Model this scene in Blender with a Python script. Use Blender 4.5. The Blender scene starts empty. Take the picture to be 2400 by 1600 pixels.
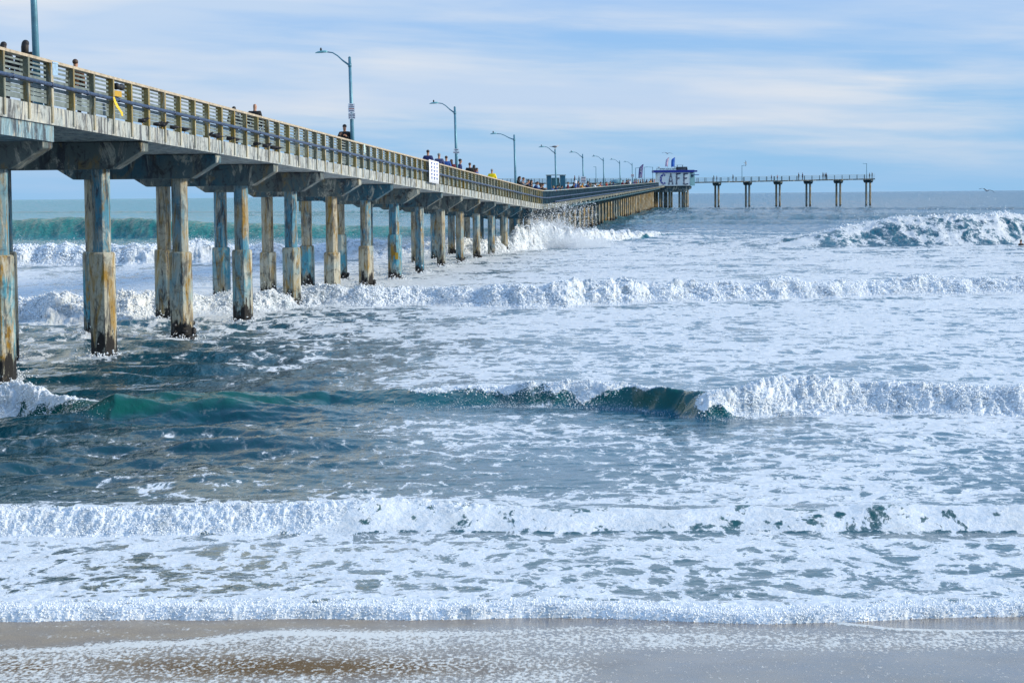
import bpy, math, random
import numpy as np
from mathutils import Vector, Matrix
random.seed(7); RNG = np.random.default_rng(11)
scene = bpy.context.scene
col = scene.collection
R = math.radians
# ---------------------------------------------------------------- camera
F = 5200.0; W0, H0 = 2400.0, 1600.0; EYE = 4.7
PITCH = math.atan(348.3/F); ROLL = R(0.536)
_f = Vector((0, math.cos(PITCH), -math.sin(PITCH)))
_u0 = Vector((0, math.sin(PITCH), math.cos(PITCH))); _r0 = Vector((1, 0, 0))
_r = _r0*math.cos(ROLL) - _u0*math.sin(ROLL); _u = _u0*math.cos(ROLL) + _r0*math.sin(ROLL)
CAM = Vector((0, 0, EYE))
def proj(p):
    d = Vector(p) - CAM; k = d.dot(_f)
    return W0/2 + F*d.dot(_r)/k, H0/2 - F*d.dot(_u)/k
def at(px, py, Y):
    d = _f + _r*((px-W0/2)/F) + _u*((H0/2-py)/F)
    return CAM + d*(Y/d.y)
cd = bpy.data.cameras.new('camera'); cam = bpy.data.objects.new('camera', cd); col.objects.link(cam)
cd.sensor_width = 36; cd.lens = 36*F/W0; cd.clip_start = 0.5; cd.clip_end = 40000
m = Matrix((( _r.x, _u.x, -_f.x), (_r.y, _u.y, -_f.y), (_r.z, _u.z, -_f.z))).to_4x4()
m.translation = CAM; cam.matrix_world = m; scene.camera = cam
# ---------------------------------------------------------------- object helpers
def tag(o, label=None, cat=None, group=None, kind=None):
    if label: o['label'] = label
    if cat: o['category'] = cat
    if group: o['group'] = group
    if kind: o['kind'] = kind
    return o
def empty(name, loc=(0, 0, 0), rz=0.0):
    o = bpy.data.objects.new(name, None); o.empty_display_size = .3
    o.location = loc; o.rotation_euler = (0, 0, rz); col.objects.link(o); return o
def copy_tree(o, parent=None):
    c = o.copy(); col.objects.link(c); c.parent = parent
    for ch in o.children: copy_tree(ch, c)
    return c
class MB:
    def __init__(s): s.v = []; s.f = []
    def add(s, vs, fs):
        b = len(s.v); s.v += [tuple(v) for v in vs]; s.f += [tuple(b+i for i in f) for f in fs]; return s
    def hexa(s, p):   # 8 points: bottom 4 ccw then top 4
        return s.add(p, [(3,2,1,0),(4,5,6,7),(0,1,5,4),(1,2,6,5),(2,3,7,6),(3,0,4,7)])
    def box(s, c, d, rz=0.0):
        hx, hy, hz = d[0]/2, d[1]/2, d[2]/2; ca, sa = math.cos(rz), math.sin(rz)
        P = [(c[0]+x*ca-y*sa, c[1]+x*sa+y*ca, c[2]+z) for z in (-hz, hz) for x, y in ((-hx,-hy),(hx,-hy),(hx,hy),(-hx,hy))]
        return s.hexa(P)
    def tube(s, pts, r, n=8, cap=True, rot=0.0):
        pts = [Vector(p) for p in pts]; rs = r if isinstance(r, (list, tuple)) else [r]*len(pts)
        rings = []; a = None
        for i, p in enumerate(pts):
            t = (pts[min(i+1, len(pts)-1)] - pts[max(i-1, 0)]).normalized()
            if a is None: a = t.orthogonal().normalized() if abs(t.z) < .99 else Vector((1, 0, 0))
            a = (a - t*a.dot(t)).normalized(); b = t.cross(a)
            rings.append([p + (a*math.cos(2*math.pi*k/n+rot) + b*math.sin(2*math.pi*k/n+rot))*rs[i] for k in range(n)])
        vs = [q for ring in rings for q in ring]; fs = []
        for i in range(len(pts)-1):
            for k in range(n):
                fs.append((i*n+k, i*n+(k+1) % n, (i+1)*n+(k+1) % n, (i+1)*n+k))
        if cap: fs.append(tuple(reversed(range(n)))); fs.append(tuple((len(pts)-1)*n+k for k in range(n)))
        return s.add(vs, fs)
    def ball(s, c, r, n=8, mm=5, noise=0.0):
        rx, ry, rz = r if isinstance(r, (tuple, list)) else (r, r, r)
        vs = []; fs = []
        for i in range(1, mm):
            ph = math.pi*i/mm
            for k in range(n):
                th = 2*math.pi*k/n; q = 1+random.uniform(-noise, noise)
                vs.append((c[0]+rx*q*math.sin(ph)*math.cos(th), c[1]+ry*q*math.sin(ph)*math.sin(th), c[2]+rz*q*math.cos(ph)))
        t = len(vs); vs += [(c[0], c[1], c[2]+rz), (c[0], c[1], c[2]-rz)]
        for i in range(mm-2):
            for k in range(n): fs.append((i*n+k, (i+1)*n+k, (i+1)*n+(k+1) % n, i*n+(k+1) % n))
        for k in range(n):
            fs.append((t, k, (k+1) % n)); fs.append((t+1, (mm-2)*n+(k+1) % n, (mm-2)*n+k))
        return s.add(vs, fs)
    def prism(s, poly, O, U, V, N, th):
        O, U, V, N = Vector(O), Vector(U), Vector(V), Vector(N); n = len(poly)
        a = [O+U*x+V*y for x, y in poly]; b = [q+N*th for q in a]
        return s.add(a+b, [tuple(reversed(range(n))), tuple(range(n, 2*n))] + [(i, (i+1) % n, n+(i+1) % n, n+i) for i in range(n)])
    def build(s, name, mat, parent=None, smooth=False, bevel=0.0):
        org = Vector((0, 0, 0)); q = parent
        while q is not None: org = org + q.location; q = q.parent
        me = bpy.data.meshes.new(name)
        me.from_pydata([(v[0]-org.x, v[1]-org.y, v[2]-org.z) for v in s.v], [], s.f)
        if smooth:
            me.polygons.foreach_set('use_smooth', [True]*len(me.polygons))
        me.materials.append(mat); me.update()
        o = bpy.data.objects.new(name, me); col.objects.link(o); o.parent = parent
        if bevel:
            b = o.modifiers.new('bevel', 'BEVEL'); b.width = bevel; b.segments = 1; b.limit_method = 'ANGLE'
        return o
# ---------------------------------------------------------------- material helpers
class NT:
    def __init__(s, nt): s.nt = nt
    def n(s, t, **kw):
        nd = s.nt.nodes.new(t)
        for k, v in kw.items():
            if k.startswith('i_'): nd.inputs[k[2:].replace('_', ' ')].default_value = v
            else: setattr(nd, k, v)
        return nd
    def l(s, a, b): s.nt.links.new(a, b)
    def val(s, x, sock):
        if hasattr(x, 'links'): s.l(x, sock)
        else: sock.default_value = x
    def math(s, op, a, b=0.0, c=None, clamp=False):
        nd = s.n('ShaderNodeMath', operation=op, use_clamp=clamp); s.val(a, nd.inputs[0]); s.val(b, nd.inputs[1])
        if c is not None: s.val(c, nd.inputs[2])
        return nd.outputs[0]
    def mix(s, f, a, b, blend='MIX'):
        nd = s.n('ShaderNodeMix', data_type='RGBA', blend_type=blend)
        s.val(f, nd.inputs[0])
        for x, i in ((a, 6), (b, 7)):
            if hasattr(x, 'links'): s.l(x, nd.inputs[i])
            else: nd.inputs[i].default_value = (*x[:3], 1)
        return nd.outputs[2]
    def rng(s, v, a, b, c=0.0, d=1.0, smooth=False):
        nd = s.n('ShaderNodeMapRange', clamp=True)
        if smooth: nd.interpolation_type = 'SMOOTHSTEP'
        s.val(v, nd.inputs[0])
        for i, x in enumerate((a, b, c, d)): s.val(x, nd.inputs[i+1])
        return nd.outputs[0]
    def pos(s): return s.n('ShaderNodeNewGeometry').outputs['Position']
    def map(s, v, sc=(1, 1, 1), loc=(0, 0, 0), rot=(0, 0, 0)):
        nd = s.n('ShaderNodeMapping'); s.l(v, nd.inputs[0]); nd.inputs[1].default_value = loc; nd.inputs[2].default_value = rot; nd.inputs[3].default_value = sc
        return nd.outputs[0]
    def noise(s, v, scale=1, detail=4, rough=.5, dist=0.0, lac=2.0, color=False):
        nd = s.n('ShaderNodeTexNoise'); s.l(v, nd.inputs['Vector'])
        nd.inputs['Scale'].default_value = scale; nd.inputs['Detail'].default_value = detail; nd.inputs['Roughness'].default_value = rough
        nd.inputs['Distortion'].default_value = dist; nd.inputs['Lacunarity'].default_value = lac
        return nd.outputs['Color' if color else 'Fac']
    def attr(s, name): return s.n('ShaderNodeAttribute', attribute_name=name).outputs['Fac']
    def bump(s, h, strength=.5, dist=.05, normal=None):
        nd = s.n('ShaderNodeBump'); nd.inputs['Strength'].default_value = strength
        s.val(dist, nd.inputs['Distance']); s.l(h, nd.inputs['Height'])
        if normal is not None: s.l(normal, nd.inputs['Normal'])
        return nd.outputs[0]
def new_mat(name):
    mt = bpy.data.materials.new(name); mt.use_nodes = True
    t = NT(mt.node_tree); b = mt.node_tree.nodes['Principled BSDF']
    return mt, t, b
def simple(name, c, rough=.6, metal=0.0, var=.25, scale=6.0, bump=.0):
    mt, t, b = new_mat(name)
    p = t.n('ShaderNodeTexCoord').outputs['Object']
    n = t.noise(p, scale, 4, .6)
    k = t.rng(n, .3, .7, 1-var, 1+var)
    cc = t.n('ShaderNodeVectorMath', operation='SCALE'); cc.inputs[0].default_value = c[:3]; t.l(k, cc.inputs['Scale'])
    t.l(cc.outputs[0], b.inputs['Base Color']); b.inputs['Roughness'].default_value = rough; b.inputs['Metallic'].default_value = metal
    if bump: t.l(t.bump(n, bump, .02), b.inputs['Normal'])
    return mt
def concrete(name, base, base2, ochre_amt=.5, mussel=False, streak=.55, dark=.5, cells=3.0, val=1.0, sth=.52):
    mt, t, b = new_mat(name); P = t.pos()
    rnd = t.n('ShaderNodeObjectInfo').outputs['Random']
    off = t.n('ShaderNodeCombineXYZ'); t.l(t.math('MULTIPLY', rnd, 37.0), off.inputs[0]); t.l(t.math('MULTIPLY', rnd, 91.0), off.inputs[1])
    add = t.n('ShaderNodeVectorMath', operation='ADD'); t.l(P, add.inputs[0]); t.l(off.outputs[0], add.inputs[1]); Q = add.outputs[0]
    big = t.noise(Q, .9, 3, .5)
    c = t.mix(t.rng(t.math('ADD', big, t.math('MULTIPLY_ADD', rnd, .5, -.25)), .35, .65), base, base2)
    # vertical run-off streaks
    st = t.noise(t.map(Q, (cells*.7, cells*.7, .42)), 1.6, 5, .68, .9)
    oc = t.math('MULTIPLY', t.rng(st, .60-.16*ochre_amt, .74-.10*ochre_amt), min(1.0, .3+ochre_amt))
    c = t.mix(oc, c, (.36, .21, .035))
    st2 = t.noise(t.map(Q, (cells*1.3, cells*1.3, .45), (7, 3, 1)), 1.7, 6, .74, .7)
    c = t.mix(t.math('MULTIPLY', t.rng(st2, sth, sth+.09), streak), c, (.020, .024, .04))
    st3 = t.noise(t.map(Q, (cells*.8, cells*.8, .40), (17, 3, 5)), 1.5, 6, .74, .9)
    c = t.mix(t.math('MULTIPLY', t.rng(st3, .53, .62), .75), c, (.66, .64, .55))
    bl = t.noise(Q, 2.4, 7, .72, .8)
    c = t.mix(t.math('MULTIPLY', t.rng(bl, .53, .62), dark), c, (.018, .018, .022))
    hsv = t.n('ShaderNodeHueSaturation'); hsv.inputs['Saturation'].default_value = 1.25; hsv.inputs['Value'].default_value = val; t.l(c, hsv.inputs['Color']); c = hsv.outputs[0]
    fine = t.noise(Q, 22, 4, .7)
    c = t.mix(t.rng(fine, .3, .7, .0, .35), c, (.10, .10, .09), 'MIX')
    if mussel:
        z = t.n('ShaderNodeSeparateXYZ'); t.l(P, z.inputs[0]); Z = z.outputs[2]
        mn = t.noise(t.map(Q, (5, 5, 1.3)), 1.0, 6, .75)
        k = t.math('ADD', t.math('MULTIPLY', Z, .26), mn)
        mk = t.rng(k, .60, .66, 1, 0)
        c = t.mix(mk, c, (.008, .008, .009))
        wl = t.math('ADD', Z, t.math('MULTIPLY', t.noise(Q, 3, 2), .25))
        c = t.mix(t.rng(wl, .15, .38, .85, 0), c, (.012, .012, .013))
    t.l(c, b.inputs['Base Color']); b.inputs['Roughness'].default_value = .8
    hh = t.math('ADD', t.math('MULTIPLY', bl, 1.0), t.math('MULTIPLY', fine, .4))
    t.l(t.bump(hh, .5, .03), b.inputs['Normal'])
    return mt
M = {}
M['pile'] = concrete('pile_concrete', (.14, .33, .45), (.48, .46, .38), .80, True, .9, .50, 3.0, .88)
M['jacket'] = concrete('jacket_concrete', (.14, .36, .47), (.55, .53, .44), .85, True, .85, .58, 2.6, .95)
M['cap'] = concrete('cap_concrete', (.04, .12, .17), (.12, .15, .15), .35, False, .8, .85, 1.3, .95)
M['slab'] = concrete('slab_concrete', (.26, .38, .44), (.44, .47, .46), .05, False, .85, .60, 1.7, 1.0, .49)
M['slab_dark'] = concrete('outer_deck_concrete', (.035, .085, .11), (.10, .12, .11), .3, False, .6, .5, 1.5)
M['far'] = concrete('far_concrete', (.06, .11, .14), (.14, .16, .15), .4, False, .4, .3, 1.2)
M['farpile'] = concrete('far_pile_concrete', (.12, .17, .19), (.34, .28, .19), .6, True, .4, .2, 2.0)
M['post'] = concrete('rail_post_concrete', (.34, .28, .14), (.15, .17, .14), .6, False, .3, .25, 2.5)
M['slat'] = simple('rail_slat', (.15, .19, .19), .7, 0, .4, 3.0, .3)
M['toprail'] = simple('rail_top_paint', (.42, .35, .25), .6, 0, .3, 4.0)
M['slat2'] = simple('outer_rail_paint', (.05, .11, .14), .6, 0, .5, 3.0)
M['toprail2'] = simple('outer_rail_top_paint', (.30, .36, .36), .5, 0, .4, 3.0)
M['pipe'] = simple('pipe_blue_grey', (.028, .05, .11), .4, .2, .7, 9.0)
M['pipe2'] = simple('pipe_green', (.008, .055, .065), .5, .1, .5, 4.0)
M['lamp'] = simple('lamp_galvanised', (.10, .25, .33), .45, .3, .25, 3.0)
M['lamp_head'] = simple('lamp_head_paint', (.16, .40, .45), .45, .1, .15, 6.0)
M['dark'] = simple('dark_paint', (.012, .014, .02), .6, 0, .3)
M['rust'] = simple('rust_stain', (.30, .12, .03), .9, 0, .5, 12)
M['white'] = simple('white_board', (.78, .80, .84), .6, 0, .05)
M['cafe_wall'] = simple('cafe_white_wall', (.86, .92, .92), .6, 0, .08, 1.5)
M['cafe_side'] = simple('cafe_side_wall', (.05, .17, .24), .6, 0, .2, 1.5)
M['navy'] = simple('navy_paint', (.008, .03, .30), .5, 0, .15)
M['ink'] = simple('sign_ink', (.02, .03, .10), .6, 0, .1)
M['redink'] = simple('sign_red', (.35, .08, .05), .6, 0, .1)
M['teal'] = simple('booth_teal', (.012, .12, .20), .5, 0, .25, 2.0)
M['glass'] = simple('booth_glass', (.05, .35, .42), .15, 0, .2)
M['yellow'] = simple('yellow_tape', (.75, .50, .01), .6, 0, .1)
M['orange'] = simple('orange_board', (.50, .30, .02), .6, 0, .1)
M['flagblue'] = simple('flag_blue', (.03, .16, .60), .7, 0, .05)
M['flagpink'] = simple('flag_pink', (.62, .50, .66), .7, 0, .05)
M['flagpurple'] = simple('flag_purple', (.06, .04, .22), .7, 0, .1)
M['mussel'] = simple('mussels', (.010, .010, .012), .5, 0, .5, 25, .8)
M['bird_dark'] = simple('pigeon_feathers', (.022, .022, .028), .6, 0, .4, 20)
M['bird_white'] = simple('gull_feathers', (.6, .6, .62), .6, 0, .1)
M['bird_grey'] = simple('gull_wing', (.10, .11, .13), .6, 0, .2)
M['beak'] = simple('beak', (.6, .35, .05), .5)
M['skin'] = simple('skin', (.42, .22, .14), .55, 0, .1)
M['skin_dark'] = simple('skin_brown', (.16, .08, .05), .55, 0, .1)
M['hair_black'] = simple('hair_black', (.010, .008, .008), .6, 0, .3, 30)
M['hair_brown'] = simple('hair_brown', (.06, .028, .014), .6, 0, .3, 30)
M['hair_grey'] = simple('hair_grey', (.25, .24, .23), .6, 0, .2, 30)
M['hair_blond'] = simple('hair_blond', (.32, .19, .07), .6, 0, .2, 30)
CL = dict(black=(.008, .009, .012), navy=(.010, .022, .11), slate=(.045, .06, .16), grey=(.13, .14, .16), white=(.70, .72, .75), yellow=(.80, .62, .0),
          red=(.50, .02, .02), brown=(.10, .045, .02), blue=(.02, .09, .34), teal=(.01, .14, .18), pink=(.50, .22, .22), orange=(.60, .25, .03),
          olive=(.06, .06, .03), maroon=(.13, .015, .03), purple=(.09, .04, .20), denim=(.03, .06, .16), charcoal=(.02, .022, .03), tan=(.32, .22, .13))
for k, v in CL.items(): M['c_'+k] = simple('cloth_'+k, v, .85, 0, .2, 5, .2)
# ================================================================ PIER GEOMETRY
K = at(1272, 447.6, 191.5); A0 = at(5, 112, 52.8); E = at(1544, 427, 590)
d1 = (K-A0); hl1 = math.hypot(d1.x, d1.y); sl1 = d1.z/hl1; u1 = Vector((d1.x/hl1, d1.y/hl1, 0))
d2 = (E-K); hl2 = math.hypot(d2.x, d2.y); sl2 = d2.z/hl2; u2 = Vector((d2.x/hl2, d2.y/hl2, 0))
BAY = 9.14
J0 = (56.45-K.y)/u1.y              # station of the joint above the first bent (s=0 at the bend)
def edge(s):
    """rail-top point on the near (right-hand) deck edge at station s; eased over the bend"""
    w = 7.0
    def blend(a, b):
        if s <= -w: return a*s
        if s >= w: return b*s
        x = (s+w)/(2*w); return a*s + (b-a)*(w*x*x)       # C1 quadratic ease
    p = Vector((K.x, K.y, K.z))
    return Vector((K.x+blend(u1.x, u2.x), K.y+blend(u1.y, u2.y), K.z+blend(sl1, sl2)))
def pt(s, t, dz=0.0):
    e = edge(s); q = edge(s+.5)-edge(s-.5); q.z = 0; q.normalize()
    return e + Vector((-q.y, q.x, 0))*t + Vector((0, 0, dz))
def heading(s):
    q = edge(s+.5)-edge(s-.5); return math.atan2(q.y, q.x)
# the T
TR = at(2051, 408, 639); TJ = at(1590, 415.5, 620); TL = at(640, 417, 601)
TJ.z = 8.35; TL.z = 8.95; TR.z = 9.0
TJ.y = TL.y+(TR.y-TL.y)*(TJ.x-TL.x)/(TR.x-TL.x)
ut = (TR-TL); ut.z = 0; TLEN = ut.length; ut.normalize(); nt_ = Vector((-ut.y, ut.x, 0))
def tpt(s, t, dz=0.0):
    """s from the left end"""
    sj = (TJ-TL).dot(ut)
    z = TL.z+(TJ.z-TL.z)*s/sj if s < sj else TJ.z+(TR.z-TJ.z)*(s-sj)/(TLEN-sj)
    p = TL+ut*s+nt_*t; return Vector((p.x, p.y, z+dz))
pier = empty('pier', (K.x, K.y, 0))
tag(pier, 'long concrete fishing pier on octagonal piles running out to sea and ending in a T', 'pier')
RAILH = 1.17; SLAB = .45; WID = 6.0; OV = 1.42
S_IN = J0-BAY*2.0; S_END = hl2+2.0
# ---- deck slabs
def slab(s0, s1, step, thick, P, mat, name, t0=0.0, t1=WID, top=-RAILH, base=pier):
    mb = MB(); n = max(1, round((s1-s0)/step)); rings = []
    for i in range(n+1):
        s = s0+(s1-s0)*i/n
        rings.append([P(s, t0, top-thick), P(s, t1, top-thick), P(s, t1, top), P(s, t0, top)])
    for i in range(n):
        a, b = rings[i], rings[i+1]
        mb.add(a+b, [(0, 1, 5, 4), (1, 2, 6, 5), (2, 3, 7, 6), (3, 0, 4, 7)] + ([(3, 2, 1, 0)] if i == 0 else []) + ([(4, 5, 6, 7)] if i == n-1 else []))
    return mb.build(name, mat, base)
JS = [J0+BAY*k for k in range(-2, 70)]
J1 = [s for s in JS if s < 5]; J2 = [s for s in JS if 5 <= s < S_END-3]
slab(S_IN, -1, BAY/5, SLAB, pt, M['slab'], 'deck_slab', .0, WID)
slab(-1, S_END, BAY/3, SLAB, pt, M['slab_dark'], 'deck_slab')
slab(S_IN, J0+.32, BAY, .42, pt, M['slab'], 'approach_beam', .06, WID-.06, -RAILH-SLAB)
# fascia pilasters under every rail post and slight ledge
M['pilaster'] = concrete('pilaster_concrete', (.42, .38, .28), (.36, .37, .33), .3, False, .35, .25, 3)
s = J0-BAY
while s < 0:
    mb = MB(); a = heading(s); c = pt(s, -.015, -RAILH-.195)
    mb.box(c, (.13, .05, .40), a); mb.build('pilaster', M['pilaster'], pier); s += BAY/5
# ---- cap beams and piles
def cap_poly(w0, w1, h, endh, slope):
    return [(w0, 0), (w1, 0), (w1, -endh), (w1-slope, -h), (w0+slope, -h), (w0, -endh)]
def make_cap(P, s, top, mat, tdir, h=.80, th=.76, endh=.28, slope=.85, w0=.12, w1=WID-.12):
    mb = MB(); a = P(s, 0, top); b = P(s, 1, top); v = (b-a); v.z = 0; v.normalize()
    dr = Vector((v.y, -v.x, 0))
    z0 = P(s, 0, top).z
    O = Vector((a.x, a.y, z0-.004)) - dr*(th/2)
    mb.prism(cap_poly(w0, w1, h, endh, slope), O, v, Vector((0, 0, 1)), dr, th)
    return mb.build('cap_beam', mat, pier, bevel=.02)
def oct_tube(c, z0, z1, r, rot, r1=None):
    mb = MB(); n = 8
    for zz in (0,): pass
    rr = r1 or r; vs = []
    for z, q in ((z0, r), (z1, rr)):
        vs += [(c[0]+q*math.cos(rot+math.pi/8+k*math.pi/4), c[1]+q*math.sin(rot+math.pi/8+k*math.pi/4), z) for k in range(8)]
    mb.add(vs, [tuple(reversed(range(8))), tuple(range(8, 16))]+[(i, (i+1) % 8, 8+(i+1) % 8, 8+i) for i in range(8)])
    return mb
JT = {0: 3.24, 1: 3.06, 2: 2.82, 3: 2.65, 4: 2.5, 5: 2.05, 6: 2.12, 7: 2.5}
clump_at = {(2, 0), (4, 0), (5, 1), (6, 0), (7, 0), (7, 1), (10, 0), (11, 0), (12, 1), (13, 0)}
stuffp = MB(); npile = 0
def mussels(c, r, n=22):
    mb = MB()
    for i in range(n):
        a = random.uniform(-2.6, .9); z = random.uniform(-.15, .42)**1
        q = random.uniform(.06, .15)*(1.1-max(z, 0))
        mb.ball((c[0]+(r+.01)*math.cos(a), c[1]+(r+.01)*math.sin(a), z), (q, q, q*.9), 7, 5, .25)
    return mb
for i, s in enumerate([J0+BAY*k for k in range(0, 60)]):
    if s > S_END-4: break
    sec2 = s > 5
    top = -RAILH-SLAB-(.30 if i == 0 else 0)
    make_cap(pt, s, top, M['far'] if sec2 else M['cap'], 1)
    if i == 0:   # filler between slab and the lowered first cap
        pass
    for row in (0, 1):
        t = OV+.06+row*3.0; c = pt(s, t); zt = c.z+top-.76
        rot = heading(s)
        if i < 42-18*row or i < 22:
            o = oct_tube(c, -2.5, zt, .275, rot).build('pile', M['farpile'] if sec2 else M['pile'], pier, bevel=.012); npile += 1
            if i in JT:
                jt = JT[i]+(.03 if row else 0)
                j = oct_tube(c, -2.5, jt-.05, .385, rot, .385)
                n0 = len(j.v)
                j2 = oct_tube(c, jt-.05, jt, .385, rot, .34); j.add(j2.v, j2.f)
                j.build('jacket', M['jacket'], o, bevel=.01)
            if (i, row) in clump_at:
                mussels(c, .385 if i in JT else .275).build('mussel_clump', M['mussel'], o, True)
        else:
            m2 = oct_tube(c, -2.5, zt, .275, rot); stuffp.add(m2.v, m2.f)
# T bents
JTs = (TJ-TL).dot(ut); nT = 0
ts = [TLEN-.9-BAY*k for k in range(0, 60) if TLEN-.9-BAY*k > 0]
for i, s in enumerate(ts):
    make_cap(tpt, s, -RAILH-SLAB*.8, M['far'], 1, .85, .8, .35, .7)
    for row in (0, 1):
        t = 1.5+row*3.0; c = tpt(s, t); zt = c.z-RAILH-SLAB*.8-.8; rot = math.atan2(ut.y, ut.x)
        m2 = oct_tube(c, -3, zt, .29, rot)
        if i < 6 or i > len(ts)-6: m2.build('pile', M['farpile'], pier)
        else: stuffp.add(m2.v, m2.f)
o = stuffp.build('piles', M['farpile'], pier); o['kind'] = 'stuff'
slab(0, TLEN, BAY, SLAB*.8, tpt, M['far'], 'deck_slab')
# stub ramp linking stem and T behind the cafe
mb = MB(); a0, a1 = pt(S_END-.01, 0, -RAILH), pt(S_END-.01, WID, -RAILH)
b0 = TL+ut*(JTs+1.5)-nt_*.0; b1 = TL+ut*(JTs-5); 
b0.z = b1.z = TJ.z-RAILH-.02
mb.hexa([a0-Vector((0, 0, .45)), b0-Vector((0, 0, .4)), b1-Vector((0, 0, .4)), a1-Vector((0, 0, .45)), a0, b0, b1, a1]); mb.build('deck_ramp', M['slab_dark'], pier)
# ---- railings: one per bay, each with its posts
SL = [(-.02, .035), (-.13, .045), (-.235, .05), (-.36, .05), (-.46, .155), (-.66, .085), (-.765, .08), (-.865, .08), (-.965, .13)]
posts_left = 100
def rail_bay(P, s0, s1, n, ms, mtop, mpost, tside=0.0, posts=True, slats=SL, wall=.028, postw=.13, postd=.20):
    a = P(s0, tside); b = P(s1, tside); d = (b-a); hd = Vector((d.x, d.y, 0)).normalized(); nn = Vector((-hd.y, hd.x, 0))
    if tside > 1: nn = -nn
    def bar(zc, h, off, th, mb):
        p = [a+nn*off, b+nn*off, b+nn*(off+th), a+nn*(off+th)]
        mb.hexa([q+Vector((0, 0, zc-h/2)) for q in p]+[q+Vector((0, 0, zc+h/2)) for q in p])
    mb = MB()
    for zc, h in slats[1:]: bar(zc-h/2, h, .10, wall, mb)
    o = mb.build('railing', ms, pier)
    m3 = MB(); bar(-.03, .07, -.03, .22, m3); m3.build('top_rail', mtop, o)
    stf = MB()
    for k in range(n):
        s = s0+(s1-s0)*k/n; c = P(s, tside)+nn*(postd/2-.035)
        c.z += -.07-(RAILH-.07)/2; ang = math.atan2(hd.y, hd.x)
        w = postw*(1.35 if k == 0 else 1)
        if posts:
            m4 = MB(); m4.box(c, (w, postd, RAILH-.07), ang); m4.build('post', mpost, o)
        else: stf.box(c, (w, postd, RAILH-.07), ang)
    if not posts:
        q = stf.build('posts', mpost, o); q['kind'] = 'stuff'
allJ = [J0+BAY*k for k in range(-2, 60) if J0+BAY*k < S_END-3]+[S_END-3]
for i in range(len(allJ)-1):
    s0, s1 = allJ[i], allJ[i+1]; near = s1 < 10
    if s0 < 0 and s1 > 0:
        pass
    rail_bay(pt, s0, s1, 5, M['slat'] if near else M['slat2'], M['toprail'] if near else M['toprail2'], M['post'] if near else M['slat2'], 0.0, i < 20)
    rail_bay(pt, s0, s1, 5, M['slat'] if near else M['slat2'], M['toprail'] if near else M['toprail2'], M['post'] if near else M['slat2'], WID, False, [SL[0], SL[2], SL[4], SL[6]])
FS = [(-.02, .05), (-.34, .05), (-.62, .05), (-.90, .05)]
for i in range(len(ts)-1):
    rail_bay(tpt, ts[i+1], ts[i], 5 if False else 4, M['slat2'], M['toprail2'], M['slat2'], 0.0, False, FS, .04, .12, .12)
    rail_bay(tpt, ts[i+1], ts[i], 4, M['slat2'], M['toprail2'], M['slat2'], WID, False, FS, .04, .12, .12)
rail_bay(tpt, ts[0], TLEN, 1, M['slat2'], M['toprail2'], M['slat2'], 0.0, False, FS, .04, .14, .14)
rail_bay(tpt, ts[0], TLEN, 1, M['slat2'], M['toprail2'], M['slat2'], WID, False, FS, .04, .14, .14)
# ---- service pipes outside the rail
mb = MB(); ss = [S_IN+i*1.5 for i in range(int((S_END-4-S_IN)/1.5))]
mb.tube([pt(s, -.10, -.63) for s in ss], .052, 8)
for k, s in enumerate(ss[::2]):
    if s < 40: mb.tube([pt(s-.05, -.10, -.63), pt(s+.05, -.10, -.63)], .068, 8)
mb.build('service_pipe', M['pipe'], pier, True)
mb = MB(); ss = [30+i*3.0 for i in range(int((hl2-30)/3.0))]
mb.tube([pt(s, -.28, -1.72) for s in ss], .11, 8)
for s in ss[::3]: mb.box(pt(s, -.18, -1.66), (.10, .35, .42), heading(s))
mb.build('water_main', M['pipe2'], pier, True)
mb = MB(); ss = [12+i*3.0 for i in range(int((hl2-12)/3.0))]
mb.tube([pt(s, -.16, -1.05) for s in ss], .07, 6); mb.build('conduit', M['pipe'], pier, True)
# rubble outlet collar on one pile, rust box etc. : small things on the railing
def s_from_px(px, t, P=pt, lo=-150, hi=None, dz=0.0):
    hi = hi if hi is not None else hl2
    for _ in range(50):
        mid = (lo+hi)/2
        if proj(P(mid, t, dz))[0] < px: lo = mid
        else: hi = mid
    return (lo+hi)/2
def tsx(px, t=1.0): return s_from_px(px, t, tpt, 0, TLEN)
# banner
s = s_from_px(984+22, -.05); 
s0, s1 = s_from_px(999, -.05), s_from_px(1022, -.05)
ban = empty('banner', pt(s0, -.06, -RAILH)); tag(ban, 'white cloth banner with faint blue writing tied over the outside of the railing', 'banner')
n = 10; vs = []; fs = []
for i in range(n+1):
    for j, z in enumerate((.02, -.35, -.7, -1.22)):
        vs.append(pt(s0+(s1-s0)*i/n, -.19-.02*math.sin(i*1.9+j), z))
for i in range(n):
    for j in range(3): a = i*4+j; fs.append((a, a+4, a+5, a+1))
mb = MB().add(vs, fs); o = mb.build('cloth', M['white'], ban, True); so = o.modifiers.new('t', 'SOLIDIFY'); so.thickness = .012
mb = MB(); random.seed(3)
for i in range(3):
    for j in range(5):
        q = s0+(s1-s0)*(.25+.27*i); z = -.12-.2*j; h = heading(q)
        mb.box(pt(q, -.225, z), ((s1-s0)*random.uniform(.10, .17), .012, .05), h); mb.box(pt(q, -.225, z-.05), (.10, .012, .13), h)
mb.build('writing', simple('banner_ink', (.10, .16, .42), .7), ban)
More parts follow.
